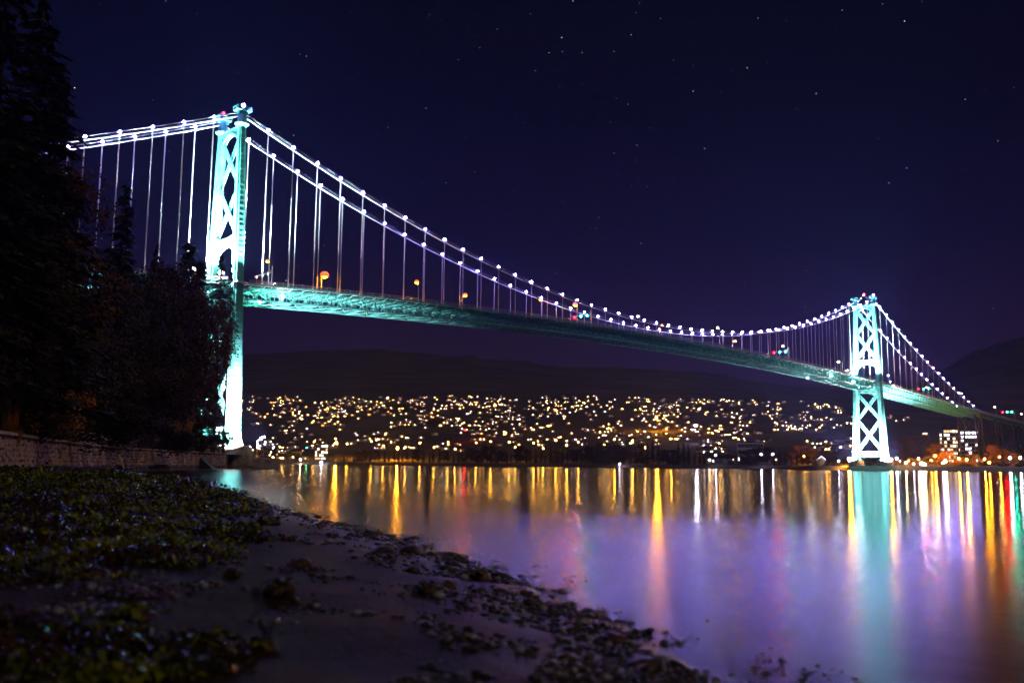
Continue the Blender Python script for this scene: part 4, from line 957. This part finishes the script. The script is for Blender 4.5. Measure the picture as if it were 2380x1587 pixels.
for a in ((1974, 1067, 32, SO2, 'orange lamp at the left foot of the far tower', .8), (2072, 1068, 34, SO2, 'orange lamp at the right foot of the far tower', .8), (2085, 1065, 40, WH2, 'violet white lamp right of the far tower foot', .6), (2136, 1066, 60, WW2, 'pale lamp above the bright quay', .5), (2106, 1075, 40, WW2, 'first of the quay lamps right of the far tower', .5), (2124, 1078, 38, WH2, 'small violet quay lamp', .4), (2142, 1077, 40, WW2, 'brightest quay lamp by the water', .9), (2150, 1080, 38, WW2, 'quay lamp just right of the brightest one', .7),
          (2198, 1072, 60, WW2, 'bright lamp under the pale apartment tower', .9), (2192, 1076, 50, WH2, 'small violet lamp by the bright one', .45), (2248, 1068, 70, SO2, 'orange lamp at the foot of the first trestle leg', .6), (2300, 1075, 90, SO2, 'orange lamp between the trestle legs', .5), (2349, 1064, 55, WH2, 'left one of the twin violet park lamps', .75), (2373, 1064, 55, WH2, 'right one of the twin violet park lamps', .7), (2175, 1060, 100, SO2, 'orange lamp among the brown trees', .5), (2325, 1062, 120, SO2, 'orange lamp behind the trestle trees', .35), (1870, 1060, 90, SO2, 'orange lamp among the trees left of the far tower', .5), (2165, 1070, 135, SO2, 'orange lamp before the brown trees', .5), (2112, 1071, 150, SO2, 'orange lamp left of the brown trees', .45), (2230, 1066, 100, SO2, 'orange lamp before the office block', .5), (2290, 1067, 105, SO2, 'orange lamp at the golden tree', .5), (1950, 1071, 45, WH2, 'small pale lamp left of the far pier', .4),
          (698, 1068, 14, WW2, 'yellow lamp on the water edge below the town', 1.2), (746, 1074, 8, WH2, 'cold white lamp at the water edge left of the tree line', 1.1), (1440, 1078, 10, WH2, 'lone white lamp at the water edge below the tree line', .7), (712, 1041, 60, M['greenl'], 'green harbour light on the far left shore', .7), (1079, 1000, 900, M['redl'], 'red light on the slope in the middle of the town', 1.2), (923, 1042, 150, SO2, 'orange lamp in the tree line', 1.6), (780, 1030, 200, SO2, 'orange lamp on the left of the town', 1.5), (1527, 972, 1300, SO2, 'bright orange lamp in the upper town', 2.2), (1619, 990, 900, WH2, 'cold white lamp in the upper town', 2.2), (1664, 1058, 30, WH2, 'violet lamp in the bright park on the far shore', .7), (1770, 1056, 30, WH2, 'violet lamp right of the bright park', .6), (1797, 1056, 34, WH2, 'violet lamp before the dark trees', .6)):
    shore_lamp(*a)
g = ground(1403, r0(1403)+10); m = MB()
# apartment blocks on the far shore
def block_building(px, dd, wpx, topy, label, cols_, rows_, lit, wm_, pyramid, wallm, allrow=()):
    r_ = r0(px)+dd; g = ground(px, r_); Wd = wpx*r_/F; Hh = (hor(px)-topy)*r_/F+1.33-g.z
    yv = math.atan2(CAM.y-g.y, CAM.x-g.x)+math.pi/2
    t_ = thing('apartment_building', g, label, 'building', None, yv)
    m = MB(); c_ = Wd*.22; D = Wd*.8
    poly = [(-Wd/2+c_, -D/2), (Wd/2-c_, -D/2), (Wd/2, -D/2+c_), (Wd/2, D/2), (-Wd/2, D/2), (-Wd/2, -D/2+c_)] if pyramid else [(-Wd/2, -D/2), (Wd/2, -D/2), (Wd/2, D/2), (-Wd/2, D/2)]
    m.prism(poly, -1, Hh); m.build('wall', wallm, t_)
    if pyramid:
        m = MB(); n_ = len(poly); hz = Wd*.30
        m.add([(x*1.05, y*1.05, Hh) for x, y in poly]+[(x*.28, y*.28, Hh+hz) for x, y in poly], [(i, (i+1) % n_, n_+(i+1) % n_, n_+i) for i in range(n_)]+[tuple(range(n_, 2*n_)), tuple(range(n_))[::-1]]); m.build('roof', M['houser'], t_)
    else:
        m = MB(); m.box((0, 0, Hh+.4), (Wd+.6, D+.6, .8)); m.build('roof', M['houser'], t_)
    fh = Hh/rows_
    for j in range(rows_):
        m = MB(); m.box((0, 0, j*fh+fh*.06), (Wd*(.60 if pyramid else 1.0)+.5, D+1.4, .3)); m.build('balcony_slab', M['concrete'], t_)
        for i in range(cols_):
            on = rnd.random() < lit or j in allrow
            ww = (Wd*(.56 if pyramid else .94))/cols_
            x = (i-(cols_-1)/2)*ww
            m = MB(); m.box((x, -D/2-.1, j*fh+fh*.55), (ww*.78, .2, fh*.55)); m.build('window', wm_[rnd.randrange(len(wm_))] if on else M['glassdark'], t_)
            if pyramid and i < 2:
                for s_ in (-1, 1):
                    on = rnd.random() < lit
                    q0 = Vector((s_*(Wd/2-c_), -D/2, 0)); q1 = Vector((s_*Wd/2, -D/2+c_, 0)); q = q0.lerp(q1, .3+.4*i)
                    m = MB(); m.box((q.x+s_*.08, q.y-.08, j*fh+fh*.55), (c_*.42, .2, fh*.55), s_*R(45)); m.build('window', wm_[rnd.randrange(len(wm_))] if on else M['glassdark'], t_)
M['glassdark'] = mat('dark_glass', (.02, .025, .03), .15)
LW = [glow('flat_window', c_, s_) for c_, s_ in (((1, .72, .42), 3.0), ((1, .58, .22), 1.8), ((1, .88, .72), 4.5))]
OW = [glow('office_window', (.80, .74, 1), 5.0), glow('office_window', (.9, .85, 1), 3.5)]
block_building(2211, 330, 43, 1000, 'pale apartment tower with steep roof and warm windows', 4, 9, .55, LW, True, M['housew'][1], (8,))
block_building(2257, 340, 39, 1003, 'dark office block with a cold white top storey behind the trestle', 5, 8, .16, OW, False, M['housew'][2], (6, 7))
block_building(746, 120, 30, 1034, 'small apartment block at the left of the tree line with warm windows', 6, 5, .6, LW, False, M['housew'][0])
block_building(1745, 170, 60, 1030, 'long low grey block behind the lit park', 12, 3, .08, LW, False, M['housew'][1])
# lit gable of a boathouse
g = ground(1910, r0(1910)+70)
t_ = thing('boathouse', g, 'dark shed whose gable is outlined by violet lights left of the far tower', 'shed', None, math.atan2(CAM.y-g.y, CAM.x-g.x)+math.pi/2)
m = MB(); m.add([(-3.2, -4, -1), (3.2, -4, -1), (3.2, 4, -1), (-3.2, 4, -1), (-3.2, -4, 4.2), (3.2, -4, 4.2), (3.2, 4, 4.2), (-3.2, 4, 4.2), (0, -4, 7), (0, 4, 7)], [(0, 1, 5, 8, 4), (2, 3, 7, 9, 6), (0, 4, 7, 3), (1, 2, 6, 5), (4, 8, 9, 7), (5, 6, 9, 8)]); m.build('shed_body', M['housew'][0], t_)
for s_ in (-1, 1):
    m = MB(); m.bar((s_*3.3, -4.2, 4.3), (0, -4.2, 7.1), .3); m.build('light_strip', OW[0], t_)

# ------------------------------------------------------------------ beach litter: seaweed, pebbles, rocks
def weedmat(name, c1, c2):
    m = mat(name, c1, .20, .4, 2.0, c2, spec=.25); return m
WEED = [weedmat('green_weed', (.11, .14, .003), (.34, .40, .006)), weedmat('olive_weed', (.022, .026, .006), (.06, .055, .010)), weedmat('brown_weed', (.05, .022, .008), (.10, .045, .012))]
M['pebble'] = mat('pebble', (.035, .029, .026), .35, .5, 5, (.085, .068, .058), bump=.3, bscale=30)
M['shell'] = mat('glint_shell', (.32, .33, .34), .16, .3, 6)  # pale glossy bits put in among the pebbles for wet glints
def frond(mb, p, s_, mi, r_, lift=.35):
    """a curled strip of weed"""
    a = r_.uniform(0, 6.283); dx, dy = math.cos(a), math.sin(a); n_ = 3; wd = s_*r_.uniform(.22, .5); v = []
    up_ = r_.uniform(.05, lift)*s_
    for i in range(n_+1):
        u = i/n_; z = up_*math.sin(math.pi*min(1, u*1.1))+r_.uniform(-.12, .2)*s_*u
        cx, cy_ = p.x+dx*s_*u+r_.uniform(-.08, .08)*s_, p.y+dy*s_*u+r_.uniform(-.08, .08)*s_
        k = wd*(.5+.5*math.sin(math.pi*(u*.85+.1))); tw = r_.uniform(-.5, .5)*wd
        v += [(cx-dy*k*.5, cy_+dx*k*.5, p.z+.004+max(0, z+tw*.4)), (cx+dy*k*.5, cy_-dx*k*.5, p.z+.004+max(0, z-tw*.4))]
    mb.add(v, [(i*2, i*2+1, i*2+3, i*2+2) for i in range(n_)], mi)
rw = random.Random(77)
weed = MB(); cnt = 0
def weed_density(px, py):
    """how weedy the beach is at this spot of the photograph"""
    if py < 1096: d = lerp(px, [0, 120, 330, 450], [.45, .8, .9, .5])
    else:
        edge = lerp(py, [1096, 1140, 1200, 1290, 1400, 1587], [480, 640, 690, 560, 560, 640])
        d = 1.0 if px < edge-120 else max(0, (edge-px)/120)
    return d
tries = 0; ncl = 0
while ncl < 2300 and tries < 60000:
    tries += 1
    py = 1080+507*rw.random()**1.9; px = rw.uniform(-60, 780)
    d = weed_density(px, py)
    if d <= 0: continue
    p = onZ(px, py, .5); z = beach_z(p.x, p.y); p = onZ(px, py, max(0.02, z)); dist = (p-CAM).length
    if dist > 75 or shore_dist(p.x, p.y) < .25: continue
    nz_ = noise.noise((p.x*.45, p.y*.45, 4.4))+.6*noise.noise((p.x*1.7, p.y*1.7, 9.1))
    if nz_+(d-.84)*1.1 < rw.uniform(-.2, .2): continue
    s_ = (.022+.0036*dist)*rw.uniform(.7, 1.3); R_ = s_*rw.lognormvariate(1.0, .45); hgt = R_*rw.uniform(.04, .38); ncl += 1
    col0 = noise.noise((p.x*1.1, p.y*1.1, 22))
    for k in range(int(4+7*R_/s_)):
        a = rw.uniform(0, 6.283); u = rw.random()**.6; q = Vector((p.x+math.cos(a)*u*R_, p.y+math.sin(a)*u*R_, 0))
        q.z = beach_z(q.x, q.y)+hgt*(1-u*u)*rw.uniform(.5, 1)
        c_ = col0+rw.gauss(0, .20)
        frond(weed, q, s_*rw.lognormvariate(-.25, .4), 0 if c_ > .02 else (1 if c_ > -.30 else 2), rw, .6); cnt += 1
o_ = weed.build('seaweed_litter', WEED); tag(o_, 'green and brown seaweed strewn over the left of the beach', 'seaweed', kind='stuff')
peb = MB(); cnt = 0; tries = 0
pv, pf = icos(1, 1)
while cnt < 11000 and tries < 90000:
    tries += 1
    py = 1085+502*rw.random()**1.5; px = rw.uniform(-60, 2380)
    p = onZ(px, py, .3); p = onZ(px, py, max(0.0, beach_z(p.x, p.y))); sdist = shore_dist(p.x, p.y); dist = (p-CAM).length
    if dist > 60 or sdist < -.9: continue
    band = math.exp(-((sdist-.55)/.85)**2)
    nn = noise.noise((p.x*1.3, p.y*1.3, 2.2))
    w_ = .10+.75*band+(.12 if weed_density(px, py) > .3 else 0)
    if nn*.9+w_ < rw.uniform(.25, 1.1): continue
    s_ = (.006+.0011*dist)*rw.lognormvariate(0, .5); z = max(beach_z(p.x, p.y), -s_*.6)
    q = (rw.uniform(.8, 1.6), rw.uniform(.8, 1.4), rw.uniform(.45, .9)); a = rw.uniform(0, 6.28); ca, sa = math.cos(a), math.sin(a)
    peb.add([(p.x+(v[0]*q[0]*ca-v[1]*q[1]*sa)*s_*(1+.2*noise.noise((v[0]*2+cnt, v[1]*2, v[2]*2))), p.y+(v[0]*q[0]*sa+v[1]*q[1]*ca)*s_, z+s_*q[2]*.35+v[2]*q[2]*s_) for v in pv], pf, 1 if rw.random() < .12 else 0); cnt += 1
o_ = peb.build('pebble_litter', [M['pebble'], M['shell']], smooth=True); tag(o_, 'small wet pebbles and added glint shells scattered over the sand', 'pebbles', kind='stuff')
# single rocks and weed clumps one can point at
M['rock'] = mat('wet_rock', (.045, .03, .02), .32, .4, 9, (.12, .065, .025), bump=.5, bscale=40)
def rock(px, py, wpx, hk, label, weedy=0, mm=None):
    p = beach_pt(px*K, py*K); dist = (p-CAM).dot(FW); s_ = wpx*K*dist/F/2
    t_ = thing('weedy_rock' if weedy else 'beach_rock', p, label, 'rock', 'rocks and weed clumps on the sand', rw.uniform(0, 6))
    v_, f_ = icos(1, 3); sd_ = rw.uniform(0, 99); m = MB()
    m.add([(v[0]*s_*(1+.4*noise.noise((v[0]+sd_, v[1], v[2]))), v[1]*s_*.85*(1+.4*noise.noise((v[0], v[1]+sd_, v[2]))), max(-.25, v[2]*(1+.35*noise.noise((v[0]*1.7, v[1]*1.7, v[2]+sd_))))*s_*hk+s_*hk*.25) for v in v_], f_)
    m.build('rock_body', mm or M['rock'], t_, smooth=True)
    if weedy:
        m = MB()
        for i in range(weedy):
            a = rw.uniform(0, 6.28); u = rw.random()**.5; frond(m, Vector((math.cos(a)*u*s_*1.1, math.sin(a)*u*s_*1.0, s_*hk*1.1*math.sqrt(max(0, 1-u*u))*.9)), s_*rw.uniform(.35, .8), 0 if rw.random() < .6 else 1, rw, .5)
        m.build('seaweed', WEED, t_)
for a in ((485, 1262, 44, 1.1, 'upright rock capped with green weed at the edge of the weedy beach', 60), (640, 1368, 80, .8, 'large dark rock with green weed on the sand', 50), (692, 1302, 62, .6, 'brown rock on bare sand beyond the large weedy one', 0), (615, 1205, 60, .5, 'dark flat clump at the end of the weed belt', 30),
          (880, 1272, 60, .55, 'left one of two amber rocks at the waterside', 6), (945, 1272, 66, .6, 'right one of two amber rocks at the waterside', 0), (1052, 1288, 34, .8, 'small pale stone at the water edge', 0), (1104, 1332, 52, .8, 'dark mossy clump close to the water', 40), (985, 1364, 60, .7, 'dark weed covered stone left of the mossy clump', 40), (1030, 1352, 40, .8, 'small dark stone beside the mossy clump', 20), (845, 1232, 60, .35, 'low dark slab near the waterline', 10),
          (533, 1325, 44, .8, 'bright green weed tuft on the sand', 40), (660, 1240, 42, .3, 'flat tuft of bright green weed', 40), (540, 1292, 44, .25, 'thin strip of green weed on the sand', 30), (300, 1270, 60, .4, 'brownish stone lying in the weed', 0), (90, 1290, 80, .4, 'rusty brown weed mat at the left', 40), (210, 1330, 70, .7, 'mound of olive weed at the lower left', 60), (480, 1500, 130, .5, 'broad dark weed mound near the bottom edge', 90), (600, 1490, 80, .5, 'blurred dark rock near the bottom edge', 30), (310, 1420, 90, .4, 'dark weed heap at the lower left', 60), (200, 1225, 30, .7, 'small dark stone in the far weed', 0), (1270, 1410, 40, .6, 'dark stone half in the water', 0), (1310, 1450, 44, .5, 'blurred stone at the water edge', 0), (1440, 1410, 46, .5, 'dark stone standing in the shallow water', 0), (1400, 1470, 70, .4, 'blurred dark stones low on the water edge', 0), (1480, 1530, 90, .4, 'dark blurred rock at the bottom edge by the water', 0)):
    rock(*a)

# ------------------------------------------------------------------ night haze over the water
if HAZE:
    hz = MB(); hz.box((-2300, 2250, 492), (9800, 9900, 996)); hm = bpy.data.materials.new('night_haze'); hm.use_nodes = True; t = hm.node_tree; t.nodes.clear()
    ou = t.nodes.new('ShaderNodeOutputMaterial'); pv_ = t.nodes.new('ShaderNodeVolumePrincipled'); pv_.inputs['Density'].default_value = HAZE
    pv_.inputs['Color'].default_value = (.24, .36, 1.0, 1); pv_.inputs['Anisotropy'].default_value = .72
    t.links.new(pv_.outputs[0], ou.inputs['Volume']); hm.cycles.homogeneous_volume = True
    tag(hz.build('haze', hm), kind='stuff')
